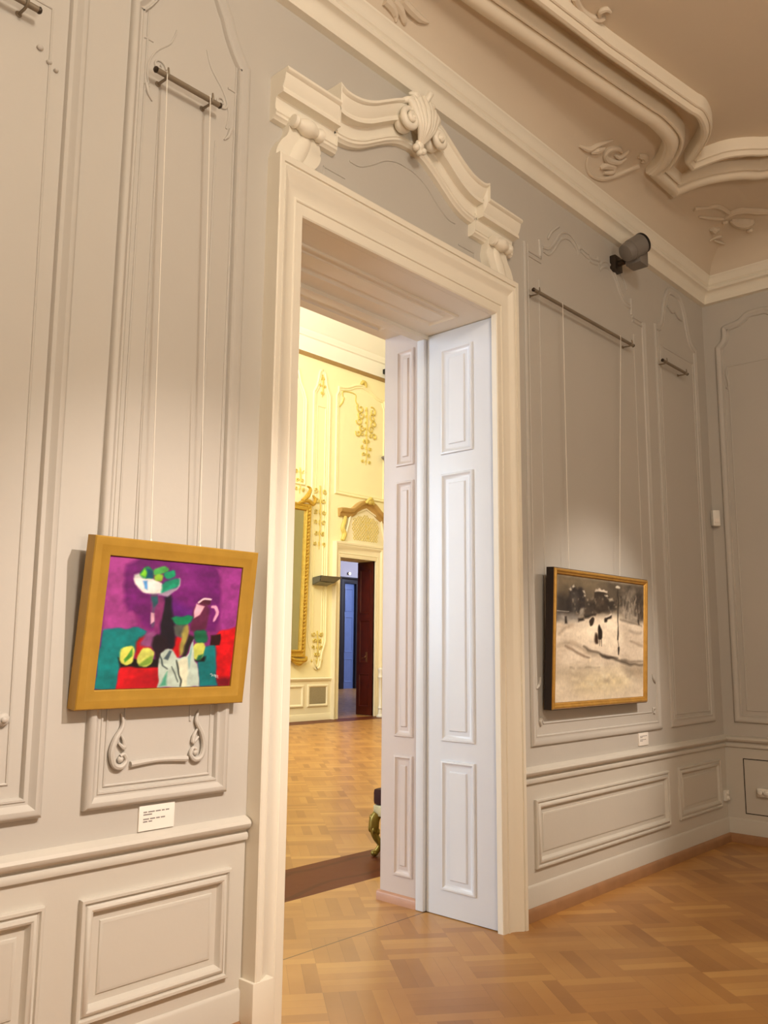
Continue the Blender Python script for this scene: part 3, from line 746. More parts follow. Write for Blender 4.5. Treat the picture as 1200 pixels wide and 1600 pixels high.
D1 = .060
f1 = [(0, -D1), (0, -.004), (.004, 0), (.030, .0), (.034, -.002), (.066, -.004), (.070, -.006), (.073, -.022), (.074, -D1)]
o1, W1, H1 = picture('framed_still_life', 'abstract still life of fruit bowl and jug on purple, in a wide gold frame', 1.96, 1.582, 2.347, 2.006, 1.367, -.140, -.064, D1, .073, GOLD, None, f1)
P1 = [
 ([[0.0,0.0],[0.005,0.459],[0.311,0.468],[0.311,0.339],[0.15,0.175],[0.143,-0.006]], (.02,.49,.50), .008, .10),
 ([[-0.017,0.998],[0.259,1.029],[0.218,0.694],[0.205,0.579],[0.24,0.466],[0.006,0.453]], (.62,.24,.55), .012, .10),
 ([[0.098,0.925],[0.213,1.007],[0.811,1.01],[0.885,0.456],[0.617,0.449],[0.301,0.454],[0.216,0.592],[0.141,0.582]], (.41,.09,.42), .016, .12),
 ([[0.45,0.709],[0.669,0.613],[0.664,0.518],[0.452,0.551]], (.36,.08,.46), .03, .1),
 ([[0.785,0.979],[1.007,1.001],[1.012,0.487],[0.865,0.442],[0.849,0.901]], (.57,.20,.53), .014, .1),
 ([[0.462,0.988],[0.566,0.992],[0.691,0.806],[0.482,0.777]], (.47,.13,.47), .04, .1),
 ([[0.836,0.441],[1.008,0.494],[1.0,0.0],[0.899,0.004],[0.848,0.316]], (.80,.05,.10), .010, .12),
 ([[0.886,0.067],[1.008,0.07],[1.001,-0.007],[0.893,-0.003]], (.45,.03,.12), .02, .1),
 ([[0.247,0.389],[0.316,0.416],[0.377,0.288],[0.324,0.198],[0.25,0.224]], (.72,.06,.10), .012, .1),
 ([[0.15,0.175],[0.437,0.177],[0.448,-0.012],[0.143,-0.004]], (.78,.07,.12), .008, .12),
 ([[0.287,0.083],[0.439,0.157],[0.448,-0.012],[0.26,-0.007]], (.66,.05,.12), .03, .1),
 ([[0.494,0.38],[0.567,0.421],[0.593,0.288],[0.536,0.209],[0.49,0.288]], (.74,.05,.10), .010, .1),
 ([[0.71,0.316],[0.853,0.344],[0.899,0.004],[0.753,0.002]], (.03,.45,.47), .010, .1),
 ([[0.421,0.746],[0.467,0.736],[0.479,0.604],[0.529,0.421],[0.526,0.314],[0.463,0.301],[0.408,0.223],[0.402,0.549]], (.09,.07,.13), .012, .1),
 ([[0.314,0.7],[0.418,0.72],[0.407,0.496],[0.377,0.417],[0.337,0.52]], (.50,.18,.42), .012, .1),
 ([[0.309,0.752],[0.359,0.742],[0.368,0.677],[0.342,0.598],[0.364,0.495],[0.342,0.468],[0.318,0.532],[0.336,0.624],[0.309,0.687]], (.35,.25,.40), .008, .1),
 ([[0.313,0.713],[0.362,0.716],[0.361,0.664],[0.338,0.637]], (.12,.34,.38), .008, .1),
 ([[0.324,0.591],[0.349,0.585],[0.355,0.521],[0.326,0.507]], (.80,.62,.70), .006, .1),
 ([[0.314,0.442],[0.363,0.443],[0.391,0.34],[0.35,0.313],[0.264,0.326]], (.52,.28,.48), .012, .1),
 ([[0.365,0.417],[0.466,0.406],[0.477,0.288],[0.418,0.184],[0.362,0.314]], (.12,.07,.12), .010, .1),
 ([[0.132,0.237],[0.433,0.223],[0.426,0.164],[0.151,0.162]], (.07,.06,.07), .008, .1),
 ([[0.173,0.869],[0.212,0.892],[0.377,0.822],[0.433,0.76],[0.507,0.792],[0.476,0.843],[0.511,0.886],[0.513,0.793],[0.423,0.727],[0.359,0.742],[0.275,0.73],[0.198,0.782]], (.80,.82,.80), .010, .06),
 ([[0.174,0.856],[0.376,0.835],[0.398,0.797],[0.309,0.752],[0.263,0.729],[0.197,0.795]], (.93,.90,.90), .008, .05),
 ([[0.248,0.831],[0.278,0.827],[0.277,0.769],[0.256,0.78]], (.30,.55,.80), .008, .1),
 ([[0.382,0.829],[0.504,0.885],[0.505,0.805],[0.433,0.754],[0.379,0.737]], (.08,.55,.42), .010, .15),
 ([[0.408,0.758],[0.5,0.792],[0.436,0.724],[0.367,0.727]], (.62,.55,.66), .010, .1),
 ([[0.207,0.885],[0.232,0.932],[0.273,0.949],[0.306,0.92],[0.313,0.849],[0.252,0.844]], (.12,.50,.30), .008, .15),
 ([[0.216,0.879],[0.239,0.926],[0.259,0.902],[0.257,0.857]], (.45,.75,.18), .008, .1),
 ([[0.257,0.928],[0.3,0.919],[0.309,0.855],[0.264,0.849]], (.05,.30,.42), .008, .1),
 ([[0.305,0.926],[0.376,0.966],[0.416,0.943],[0.407,0.903],[0.316,0.875]], (.30,.68,.32), .008, .15),
 ([[0.316,0.875],[0.345,0.897],[0.39,0.882],[0.382,0.838],[0.326,0.837]], (.55,.75,.22), .008, .1),
 ([[0.394,0.908],[0.454,0.941],[0.478,0.89],[0.424,0.854],[0.391,0.875]], (.06,.58,.40), .008, .12),
 ([[0.661,0.695],[0.712,0.725],[0.768,0.715],[0.772,0.674],[0.705,0.663]], (.32,.10,.20), .006, .1),
 ([[0.655,0.687],[0.772,0.674],[0.767,0.439],[0.638,0.436],[0.635,0.544]], (.36,.12,.26), .010, .12),
 ([[0.659,0.684],[0.732,0.658],[0.698,0.588],[0.648,0.552]], (.90,.68,.76), .006, .06),
 ([[0.661,0.695],[0.712,0.728],[0.775,0.722],[0.776,0.708],[0.714,0.711],[0.676,0.682]], (.92,.80,.86), .004, .05),
 ([[0.778,0.652],[0.806,0.646],[0.818,0.608],[0.806,0.539],[0.82,0.535],[0.846,0.606],[0.826,0.664],[0.782,0.674]], (.88,.62,.76), .005, .05),
 ([[0.47,0.564],[0.645,0.578],[0.631,0.51],[0.562,0.481],[0.508,0.5]], (.03,.52,.34), .008, .1),
 ([[0.495,0.499],[0.625,0.503],[0.592,0.435],[0.57,0.395],[0.516,0.42]], (.30,.32,.30), .010, .15),
 ([[0.575,0.475],[0.625,0.51],[0.622,0.396],[0.595,0.261],[0.564,0.248]], (.60,.56,.28), .010, .12),
 ([[0.626,0.423],[0.676,0.397],[0.611,0.235],[0.58,0.221]], (.12,.12,.10), .010, .1),
 ([[0.664,0.451],[0.764,0.474],[0.787,0.371],[0.721,0.343],[0.678,0.37]], (.05,.38,.26), .010, .12),
 ([[0.803,0.419],[0.887,0.428],[0.882,0.333],[0.804,0.337]], (.17,.03,.07), .006, .1),
 ([[0.67,0.248],[0.785,0.247],[0.775,0.206],[0.707,0.21]], (.07,.08,.08), .01, .1),
 ([[0.138,0.3],[0.17,0.328],[0.229,0.325],[0.244,0.287],[0.241,0.192],[0.196,0.171],[0.147,0.2]], (.83,.85,.38), .006, .08),
 ([[0.225,0.306],[0.23,0.249],[0.182,0.199],[0.174,0.224]], (.30,.62,.22), .006, .1),
 ([[0.266,0.249],[0.29,0.307],[0.35,0.313],[0.381,0.275],[0.379,0.197],[0.327,0.166],[0.271,0.192]], (.80,.83,.40), .006, .08),
 ([[0.356,0.249],[0.383,0.249],[0.376,0.195],[0.291,0.173],[0.277,0.185]], (.50,.66,.25), .008, .1),
 ([[0.668,0.302],[0.693,0.356],[0.747,0.364],[0.768,0.316],[0.764,0.247],[0.719,0.22],[0.677,0.241]], (.78,.82,.38), .006, .08),
 ([[0.722,0.261],[0.762,0.268],[0.746,0.22],[0.712,0.22]], (.12,.42,.28), .008, .1),
 ([[0.416,0.268],[0.468,0.314],[0.513,0.308],[0.559,0.228],[0.636,0.248],[0.67,0.383],[0.692,0.221],[0.73,0.18],[0.754,-0.005],[0.438,0.004]], (.74,.82,.78), .006, .07),
 ([[0.555,0.208],[0.638,0.234],[0.659,0.006],[0.613,0.005]], (.86,.88,.78), .008, .06),
 ([[0.638,0.234],[0.671,0.376],[0.665,0.221],[0.658,0.154]], (.55,.74,.74), .006, .06),
 ([[0.452,0.222],[0.488,0.301],[0.508,0.295],[0.484,0.216]], (.28,.36,.40), .006, .1),
 ([[0.542,0.221],[0.574,0.114],[0.608,0.009],[0.618,0.011],[0.587,0.116],[0.552,0.223]], (.16,.20,.20), .005, .1),
 ([[0.518,0.168],[0.548,0.101],[0.577,0.041],[0.582,0.043],[0.555,0.104],[0.522,0.17]], (.2,.25,.25), .005, .1),
 ([[0.452,0.013],[0.471,0.078],[0.498,0.13],[0.503,0.012]], (.30,.62,.52), .010, .1),
 ([[0.413,0.267],[0.445,0.181],[0.494,0.147],[0.498,0.153],[0.453,0.186],[0.419,0.269]], (.18,.24,.26), .005, .1),
 ([[0.836,0.093],[0.843,0.098],[0.85,0.088],[0.843,0.081],[0.848,0.076],[0.856,0.088],[0.844,0.104],[0.832,0.098]], (.90,.88,.88), .003, .02),
 ([[0.859,0.09],[0.871,0.078],[0.881,0.092],[0.867,0.1],[0.865,0.095],[0.875,0.091],[0.87,0.084],[0.863,0.094]], (.85,.85,.85), .003, .02),
 ([[0.88,0.094],[0.882,0.074],[0.889,0.073],[0.887,0.094]], (.85,.85,.85), .003, .02),
 ([[0.891,0.089],[0.901,0.086],[0.891,0.077],[0.906,0.068],[0.908,0.072],[0.896,0.078],[0.907,0.085],[0.893,0.094]], (.85,.85,.85), .003, .02),
]
fwid = .073
def cv1(u, v): return (-W1/2+fwid+(W1-2*fwid)*u, .012, fwid+(H1-2*fwid)*v)
painted_canvas('canvas', o1, W1, H1, 220, 180, (.50,.15,.45), P1, cv1, 3)

D2 = .068
f2 = [(0, -D2), (0, -.018), (.003, -.010), (.010, -.002), (.018, .0), (.024, -.004), (.028, -.010), (.034, -.010), (.040, -.016), (.044, -.024), (.045, -D2)]
o2, W2, H2 = picture('framed_snow_scene', 'snowy street painting with lamp post and walkers in a narrow gold frame', 5.43, 4.778, 6.092, 2.131, 1.228, -.132, -.092, D2, .04, GOLD2, DARKEDGE, f2)
def snow_base(U, V):
    n1 = vnoise(U, V*1.6, 9, 21); n2 = vnoise(U*1.3, V*2.4, 24, 22); n3 = vnoise(U, V*2, 5, 23)
    lo = np.array((.80,.74,.66)); hi = np.array((.96,.91,.83))
    k = np.clip(.55*n1+.3*n2+.35*n3-.1, 0, 1)[..., None]
    return lo*(1-k)+hi*k
P2 = [
 ([[-0.0,0.253],[1.008,0.283],[1.0,-0.017],[-0.005,0.0]], (.86,.81,.71), .10, .10, .6),
 ([[0.228,0.173],[0.68,0.219],[0.805,0.117],[0.45,0.064],[0.229,0.111]], (.87,.81,.64), .10, .10, .8),
 ([[0.02,0.245],[0.356,0.264],[0.259,0.196],[0.001,0.194]], (.62,.57,.48), .08, .1, .6),
 ([[-0.005,1.007],[1.007,1.005],[1.006,0.712],[0.72,0.698],[0.414,0.699],[0.218,0.674],[-0.003,0.656]], (.46,.41,.34), .03, .10),
 ([[0.005,1.0],[0.5,1.001],[0.41,0.898],[0.213,0.936],[0.027,0.89]], (.55,.49,.38), .08, .10, .8),
 ([[-0.002,0.843],[0.099,0.843],[0.112,0.714],[0.229,0.675],[0.002,0.649]], (.28,.25,.23), .03, .14),
 ([[0.1,0.82],[0.125,0.837],[0.15,0.908],[0.181,0.93],[0.213,0.898],[0.224,0.918],[0.261,0.917],[0.29,0.857],[0.301,0.834],[0.308,0.725],[0.092,0.698]], (.24,.21,.20), .012, .18),
 ([[0.161,0.863],[0.203,0.874],[0.217,0.705],[0.154,0.694]], (.46,.44,.41), .025, .2, .8),
 ([[0.307,0.803],[0.401,0.818],[0.403,0.715],[0.304,0.694]], (.29,.25,.22), .02, .2),
 ([[0.394,0.888],[0.41,0.894],[0.548,0.896],[0.578,0.854],[0.597,0.79],[0.658,0.761],[0.599,0.725],[0.397,0.714]], (.27,.225,.185), .010, .2),
 ([[0.423,0.843],[0.503,0.853],[0.504,0.76],[0.424,0.756]], (.42,.36,.30), .02, .25, .7),
 ([[0.549,0.852],[0.644,0.834],[0.658,0.745],[0.563,0.723]], (.32,.28,.24), .02, .25),
 ([[0.399,0.893],[0.421,0.918],[0.438,0.906],[0.461,0.927],[0.484,0.91],[0.507,0.925],[0.525,0.911],[0.548,0.917],[0.548,0.896],[0.411,0.89]], (.80,.75,.68), .006, .08),
 ([[0.514,0.87],[0.548,0.884],[0.56,0.873],[0.526,0.858]], (.82,.78,.70), .006, .05),
 ([[0.567,0.849],[0.608,0.856],[0.62,0.832],[0.579,0.826]], (.72,.68,.60), .010, .1),
 ([[0.135,0.891],[0.155,0.912],[0.166,0.894],[0.151,0.881]], (.78,.75,.68), .008, .05),
 ([[0.165,0.921],[0.181,0.932],[0.19,0.919],[0.173,0.908]], (.78,.75,.68), .006, .05),
 ([[0.267,0.886],[0.287,0.888],[0.3,0.865],[0.281,0.868]], (.74,.70,.63), .006, .05),
 ([[0.284,0.856],[0.306,0.857],[0.303,0.844],[0.288,0.844]], (.74,.70,.63), .006, .05),
 ([[0.238,0.729],[0.259,0.746],[0.294,0.748],[0.293,0.697],[0.239,0.683]], (.62,.59,.54), .012, .15),
 ([[0.69,0.961],[1.007,0.996],[1.006,0.678],[0.922,0.657],[0.719,0.707]], (.42,.38,.33), .03, .30),
 ([[0.741,0.865],[0.865,0.933],[0.894,0.775],[0.793,0.735]], (.58,.54,.48), .05, .35, .7),
 ([[0.891,0.893],[0.969,0.916],[0.959,0.744],[0.908,0.707]], (.32,.28,.25), .03, .3, .7),
 ([[0.694,0.763],[0.792,0.785],[0.947,0.709],[0.922,0.666],[0.72,0.682]], (.70,.66,.60), .04, .25, .8),
 ([[0.932,0.743],[0.926,0.691],[0.935,0.64],[0.948,0.641],[0.947,0.692],[0.947,0.743]], (.24,.20,.18), .008, .1),
 ([[0.005,0.715],[0.071,0.716],[0.128,0.719],[0.128,0.722],[0.071,0.721],[0.006,0.72]], (.80,.78,.74), .004, .05),
 ([[0.006,0.694],[0.092,0.698],[0.228,0.682],[0.24,0.644],[0.114,0.623],[0.007,0.634]], (.62,.60,.57), .03, .15),
 ([[0.283,0.63],[0.506,0.688],[0.658,0.728],[0.696,0.656],[0.725,0.45],[0.558,0.399],[0.308,0.46],[0.116,0.517]], (.97,.92,.83), .05, .06, .9),
 ([[0.093,0.676],[0.113,0.68],[0.119,0.624],[0.096,0.619]], (.17,.13,.12), .008, .1),
 ([[0.223,0.659],[0.288,0.677],[0.294,0.654],[0.229,0.636]], (.22,.18,.15), .010, .15),
 ([[0.293,0.693],[0.425,0.712],[0.414,0.691],[0.299,0.67]], (.24,.20,.17), .010, .15),
 ([[0.348,0.649],[0.381,0.674],[0.402,0.663],[0.388,0.619],[0.355,0.602]], (.24,.18,.14), .008, .12),
 ([[0.517,0.68],[0.55,0.692],[0.599,0.709],[0.594,0.684],[0.553,0.67],[0.551,0.65],[0.52,0.648]], (.21,.16,.13), .007, .12),
 ([[0.523,0.693],[0.593,0.721],[0.599,0.709],[0.541,0.686]], (.82,.78,.72), .006, .05),
 ([[0.348,0.649],[0.381,0.674],[0.402,0.663],[0.388,0.619],[0.355,0.602]], (.24,.18,.14), .008, .12),
 ([[0.45,0.613],[0.461,0.631],[0.475,0.614],[0.491,0.575],[0.492,0.503],[0.447,0.502],[0.443,0.573]], (.13,.085,.06), .006, .1),
 ([[0.415,0.541],[0.429,0.549],[0.446,0.526],[0.447,0.462],[0.419,0.458],[0.407,0.485]], (.28,.18,.12), .010, .1),
 ([[0.458,0.502],[0.461,0.47],[0.46,0.438],[0.465,0.438],[0.468,0.47],[0.465,0.502]], (.16,.11,.08), .005, .1),
 ([[0.477,0.502],[0.484,0.47],[0.489,0.435],[0.494,0.435],[0.49,0.471],[0.484,0.503]], (.16,.11,.08), .005, .1),
 ([[0.672,0.935],[0.675,0.762],[0.675,0.622],[0.685,0.622],[0.684,0.763],[0.68,0.935]], (.17,.13,.11), .004, .1),
 ([[0.675,0.622],[0.675,0.548],[0.676,0.499],[0.688,0.499],[0.687,0.548],[0.685,0.622]], (.10,.07,.06), .004, .1),
 ([[0.68,0.499],[0.68,0.45],[0.68,0.425],[0.687,0.425],[0.686,0.45],[0.685,0.499]], (.40,.34,.28), .005, .1),
 ([[0.676,0.437],[0.676,0.408],[0.678,0.368],[0.69,0.367],[0.697,0.409],[0.691,0.438]], (.12,.08,.07), .006, .1),
 ([[0.644,0.953],[0.666,0.969],[0.708,0.958],[0.703,0.941],[0.654,0.941]], (.86,.83,.76), .006, .04),
 ([[0.095,0.434],[0.188,0.392],[0.285,0.353],[0.353,0.336],[0.356,0.342],[0.292,0.364],[0.195,0.401],[0.1,0.44]], (.48,.36,.26), .014, .15, .8),
 ([[0.039,0.534],[0.099,0.579],[0.178,0.6],[0.176,0.606],[0.09,0.59],[0.03,0.541]], (.60,.53,.45), .02, .15, .7),
 ([[0.017,0.443],[0.117,0.456],[0.216,0.433],[0.359,0.374],[0.464,0.346],[0.469,0.355],[0.371,0.39],[0.229,0.453],[0.118,0.472],[0.015,0.452]], (.62,.55,.46), .025, .2, .7),
 ([[0.285,0.442],[0.35,0.401],[0.441,0.377],[0.555,0.348],[0.699,0.311],[0.85,0.276],[0.994,0.273],[0.995,0.284],[0.855,0.292],[0.706,0.325],[0.562,0.362],[0.446,0.388],[0.356,0.41],[0.289,0.446]], (.30,.25,.20), .014, .25, .9),
 ([[0.464,0.372],[0.51,0.352],[0.605,0.34],[0.678,0.34],[0.678,0.345],[0.607,0.353],[0.515,0.366],[0.468,0.377]], (.22,.18,.15), .012, .2, .9),
 ([[0.726,0.323],[0.877,0.304],[1.001,0.314],[1.0,0.32],[0.878,0.314],[0.728,0.329]], (.42,.36,.30), .016, .2, .8),
 ([[0.833,0.491],[0.922,0.46],[0.989,0.447],[0.993,0.453],[0.929,0.471],[0.838,0.497]], (.52,.45,.38), .018, .15, .8),
 ([[0.707,0.675],[0.818,0.653],[0.973,0.631],[0.975,0.636],[0.822,0.661],[0.709,0.679]], (.42,.37,.32), .014, .15, .8),
 ([[0.819,0.583],[0.884,0.557],[0.976,0.571],[0.975,0.576],[0.886,0.568],[0.824,0.589]], (.52,.47,.42), .02, .25, .7),
 ([[0.753,0.26],[0.995,0.274],[0.997,0.171],[0.88,0.166]], (.52,.46,.38), .05, .2, .6),
 ([[0.312,0.262],[0.401,0.257],[0.469,0.269],[0.468,0.272],[0.4,0.263],[0.312,0.267]], (.55,.49,.42), .012, .1, .8),
 ([[0.152,0.264],[0.193,0.255],[0.195,0.261],[0.153,0.269]], (.55,.49,.42), .012, .1, .8),
 ([[0.749,0.16],[0.773,0.175],[0.804,0.163],[0.793,0.126],[0.756,0.127]], (.95,.90,.78), .015, .05),
 ([[0.344,0.327],[0.366,0.339],[0.383,0.319],[0.361,0.307]], (.95,.89,.78), .012, .05),
]
rp = random.Random(11)
for q in range(46):                                   # dabs of light and dark over the houses
    u = rp.uniform(.12, .70); v = rp.uniform(.70, .86)*1.0; w_ = rp.uniform(.006, .016); h_ = rp.uniform(.008, .022)
    cl = (.66,.61,.54) if q % 3 else (.16,.13,.11)
    P2.append(([(u, v), (u+w_, v+.002), (u+w_, v+h_), (u, v+h_)], cl, .008, .2, .55))
for q in range(34):                                   # bare branches on the right
    u = rp.uniform(.74, .97); v = rp.uniform(.68, .86); h_ = rp.uniform(.03, .09); d_ = rp.uniform(-.02, .02)
    cl = (.70,.65,.58) if q % 2 else (.24,.20,.17)
    P2.append(([(u-.003, v), (u+.003, v), (u+d_+.002, v+h_), (u+d_-.002, v+h_)], cl, .008, .2, .6))
for q in range(26):                                   # broken slush in the near snow
    u = rp.uniform(.05, .92); v = rp.uniform(.03, .30); w_ = rp.uniform(.03, .10)
    cl = (.97,.93,.84) if q % 2 else (.66,.60,.52)
    P2.append(([(u, v), (u+w_, v-.008), (u+w_*.9, v+.012), (u+.01, v+.016)], cl, .02, .1, .45))
P2 = [(l[0], tuple(x*.74 for x in l[1]) if max(l[1]) < .5 else l[1])+tuple(l[2:]) for l in P2]     # deeper darks
fw2 = .044
def cv2(u, v): return (-W2/2+fw2+(W2-2*fw2)*u, .020, fw2+(H2-2*fw2)*v)
painted_canvas('canvas', o2, W2, H2, 200, 220, snow_base, P2, cv2, 31)

# ------------------------------------------------------------------ hanging rods, cords
def rod(label, x0, x1, z, n_cord=None):
    t = thing('hanging_rod', label, 'rod', ((x0+x1)/2, -.06, z), 'wall rods for hanging pictures')
    bm = bmesh.new(); tube(bm, [(x0, -.065, z), (x1, -.065, z)], .0125, 12); finish('rod', bm, IRON, t)
    for x in (x0+.045, x1-.045):
        bm = bmesh.new()
        stroke(bm, [(x, .004, z-.012), (x, -.03, z-.015), (x, -.065, z-.0155), (x, -.082, z-.002), (x, -.080, z+.028)], (.006, .006, .006, .006, .004), 4, 8)
        lathe(bm, [(.013, 0), (.013, .005), (.008, .008)], (x, .002, z-.012), 12, Vector((0, -1, 0)))
        finish('wall_hook', bm, IRON, t)
    for x, s in ((x0, -1), (x1, 1)):
        bm = bmesh.new(); lathe(bm, [(.0125, 0), (.014, .003), (.014, .008), (.009, .014)], (x, -.065, z), 12, Vector((s, 0, 0))); finish('end_cap', bm, DARKIRON, t)
    return t
rod('short iron rod on two hooks above the colourful still life', 1.768, 2.090, 4.036)
rod('long iron rod high on the wall above the snow scene', 4.69, 6.115, 4.000)
rod('short bare iron rod in the narrow panel beside the room corner', 6.655, 7.135, 4.018)
rod('rod end at the upper edge, over the wide empty wall panel', .42, 1.245, 4.005)
bpy.context.view_layer.update()
def cord(pic, xt, zt, xb, zb, yb):
    bm = bmesh.new()
    tube(bm, [(xt, -.079, zt+.012), (xt, -.082, zt-.01), ((xt+xb)/2, (-.08+yb)/2, (zt+zb)/2), (xb, yb, zb)], .0022, 6)
    lathe(bm, [(.004, 0), (.006, .01), (.006, .035), (.003, .045)], (xb, yb, zb-.002), 8)
    finish('hanging_cord', bm, CORD, pic)
cord(o1, 1.808, 4.036, 1.852, 1.98, -.075); cord(o1, 2.032, 4.036, 2.085, 1.98, -.075)
cord(o2, 5.030, 4.0, 5.080, 2.10, -.050); cord(o2, 5.880, 4.0, 5.80, 2.10, -.045)

# ------------------------------------------------------------------ labels
def card(label, x0, x1, z0, z1):
    t = thing('caption_card', label, 'label', ((x0+x1)/2, 0, z0), 'caption cards for the paintings')
    bm = bmesh.new(); box(bm, x0, x1, -.008, .0, z0, z1, .001); finish('card', bm, PAPER, t)
    bm = bmesh.new(); w = x1-x0; h = z1-z0
    rows = [(.74, [.10, .18, .14, .08, .10]), (.64, [.24]), (.46, [.16, .14, .10, .12]), (.36, [.12, .10])]
    for v, ws in rows:
        x = x0+w*.12
        for k in ws:
            box(bm, x, x+w*k, -.0086, -.0078, z0+h*v-h*.025, z0+h*v+h*.025); x += w*(k+.03)
    finish('printed_text', bm, INK, t)
card('white caption card under the colourful still life, above the chair rail', 1.905, 2.066, .893, .987)
card('white caption card under the snow scene, near the corner', 6.09, 6.243, .908, .999)

# ------------------------------------------------------------------ spotlight at the cornice
SP = Vector((5.93, -.17, 4.74))
t = thing('spotlight', 'grey cylindrical spotlight fixed at the cornice above the snow scene', 'spotlight', (5.95, 0, 4.62))
bm = bmesh.new(); box(bm, 5.90, 6.02, -.05, 0, 4.58, 4.70, .006); tube(bm, [(5.96, -.04, 4.64), (5.97, -.12, 4.65), (6.0, -.17, 4.67)], .024, 10); finish('wall_bracket', bm, DARKIRON, t)
ax = Vector((.62, -.42, .52)).normalized()
bm = bmesh.new(); c0 = Vector([5.858,-0.2,4.667])
box(bm, 5.92, 6.06, -.25, -.12, 4.585, 4.715, .012)
lathe(bm, [(.04, -.065), (.068, -.055), (.076, -.02), (.076, .0)], c0, 20, ax)
finish('gear_box', bm, GREYMETAL, t)
bm = bmesh.new(); lathe(bm, [(.076, .0), (.080, .003), (.080, .125), (.075, .128), (.071, .125), (.069, .03), (.0, .028)], c0, 28, ax)
hs = finish('lamp_housing', bm, GREYMETAL, t)
bm = bmesh.new(); lathe(bm, [(.0805, .116), (.0825, .117), (.0825, .134), (.071, .134), (.071, .117)], c0, 28, ax); finish('black_ring', bm, BLACK, hs)
bm = bmesh.new(); lathe(bm, [(.0, .090), (.069, .090), (.069, .095), (.0, .098)], c0, 24, ax); finish('lens', bm, GREYMETAL, hs)
bm = bmesh.new(); lathe(bm, [(.0, -.055), (.040, -.05), (.045, -.01), (.03, .0)], (5.93, -.15, 4.655), 8, Vector((-.7, -.5, .1))); finish('tilt_knob', bm, BLACK, t)

# ------------------------------------------------------------------ motion sensor, socket, hatch
t = thing('motion_sensor', 'small white motion sensor mounted across the room corner', 'sensor', (7.663, -.043, 2.72), None, math.radians(-45))
bm = bmesh.new()
Mx = Matrix.Translation((7.663, -.043, 2.795)) @ Matrix.Rotation(math.radians(-45), 4, 'Z')
box(bm, -.033, .033, -.028, .03, -.072, .072, .010); bm.transform(Mx); finish('sensor_body', bm, WPLAST, t)
bm = bmesh.new(); box(bm, -.024, .024, -.034, -.02, -.045, -.005, .008); bm.transform(Mx); finish('sensor_lens', bm, PAPER, t)
t = thing('wall_socket', 'small white double socket low on the wall beside the room corner', 'socket', (7.655, -.006, .33))
bm = bmesh.new(); box(bm, 7.615, 7.690, -.03, -.004, .338, .425, .006); finish('socket_plate', bm, WPLAST, t)
for z in (.36, .402):
    bm = bmesh.new(); lathe(bm, [(.017, 0), (.019, .004), (.014, .012)], (7.652, -.030, z), 14, Vector((0, -1, 0))); finish('socket_outlet', bm, WPLAST, t)
# hatch in the end wall dado
t = thing('access_hatch', 'flush square service hatch in the end wall dado with dark joint', 'hatch', (7.70, -.38, .244))
bm = bmesh.new(); plate(bm, rect(-.59, .250, -.165, .692), lambda u, v, h: (7.700-h, u, v), -.002, .001); finish('hatch_panel', bm, DADO, t)
bm = bmesh.new(); sweep(bm, rect(-.597, .242, -.157, .700), [(0, -.001), (0, .0015), (.007, .0015), (.007, -.001)], lambda u, v, h: (7.700-h, u, v)); finish('hatch_joint', bm, HATCH, t)
t = thing('hatch_socket', 'white plastic socket cluster on the service hatch', 'socket', (7.69, -.33, .38))
bm = bmesh.new(); box(bm, 7.655, 7.699, -.385, -.275, .40, .47, .008); finish('socket_plate', bm, WPLAST, t)
for y in (-.355, -.305):
    bm = bmesh.new(); lathe(bm, [(.018, 0), (.021, .004), (.021, .022), (.010, .03)], (7.657, y, .437), 14, Vector((-1, 0, 0))); finish('socket_outlet', bm, WPLAST, t)

# ------------------------------------------------------------------ the yellow hall beyond
HY = 11.5; HX0, HX1, HZ = 14.166, 15.395, 3.74
bm = bmesh.new(); box(bm, -2, HX0, HY, 12.07, 0, 10.4); box(bm, HX1, 24, HY, 12.07, 0, 10.4); box(bm, HX0, HX1, HY, 12.07, HZ, 10.4); struct('wall_far', bm, YELLOW)
bm = bmesh.new(); box(bm, 24, 24.2, .9, 12.07, 0, 10.4); struct('wall_hall_east', bm, YELLOW)
bm = bmesh.new(); box(bm, -2.2, -2, .9, 12.07, 0, 10.4); struct('wall_hall_west', bm, YELLOW)
bm = bmesh.new(); box(bm, -2, 24, .9, 12.07, 10.4, 10.6); struct('ceiling_far', bm, HALLWHITE)
bm = bmesh.new()
sweep(bm, [(24, 0), (-2, 0)], [(0, 8.50), (.03, 8.50), (.03, 8.56), (.05, 8.60), (.05, 8.86), (.09, 8.88), (.10, 8.93), (.12, 8.96), (.12, 9.02), (.16, 9.06), (.30, 9.5), (.7, 10.1), (1.3, 10.4)], lambda u, v, h: (u, 11.5+v, h), closed=False)
trim(bm, HALLWHITE, 'white cove and cornice above the yellow hall wall')
bm = bmesh.new(); sweep(bm, [(24, 0), (-2, 0)], [(0, 8.41), (.03, 8.41), (.045, 8.45), (.045, 8.50), (0, 8.50)], lambda u, v, h: (u, 11.5+v, h), closed=False)
trim(bm, PALEBAND, 'brown picture rail line under the hall cornice')
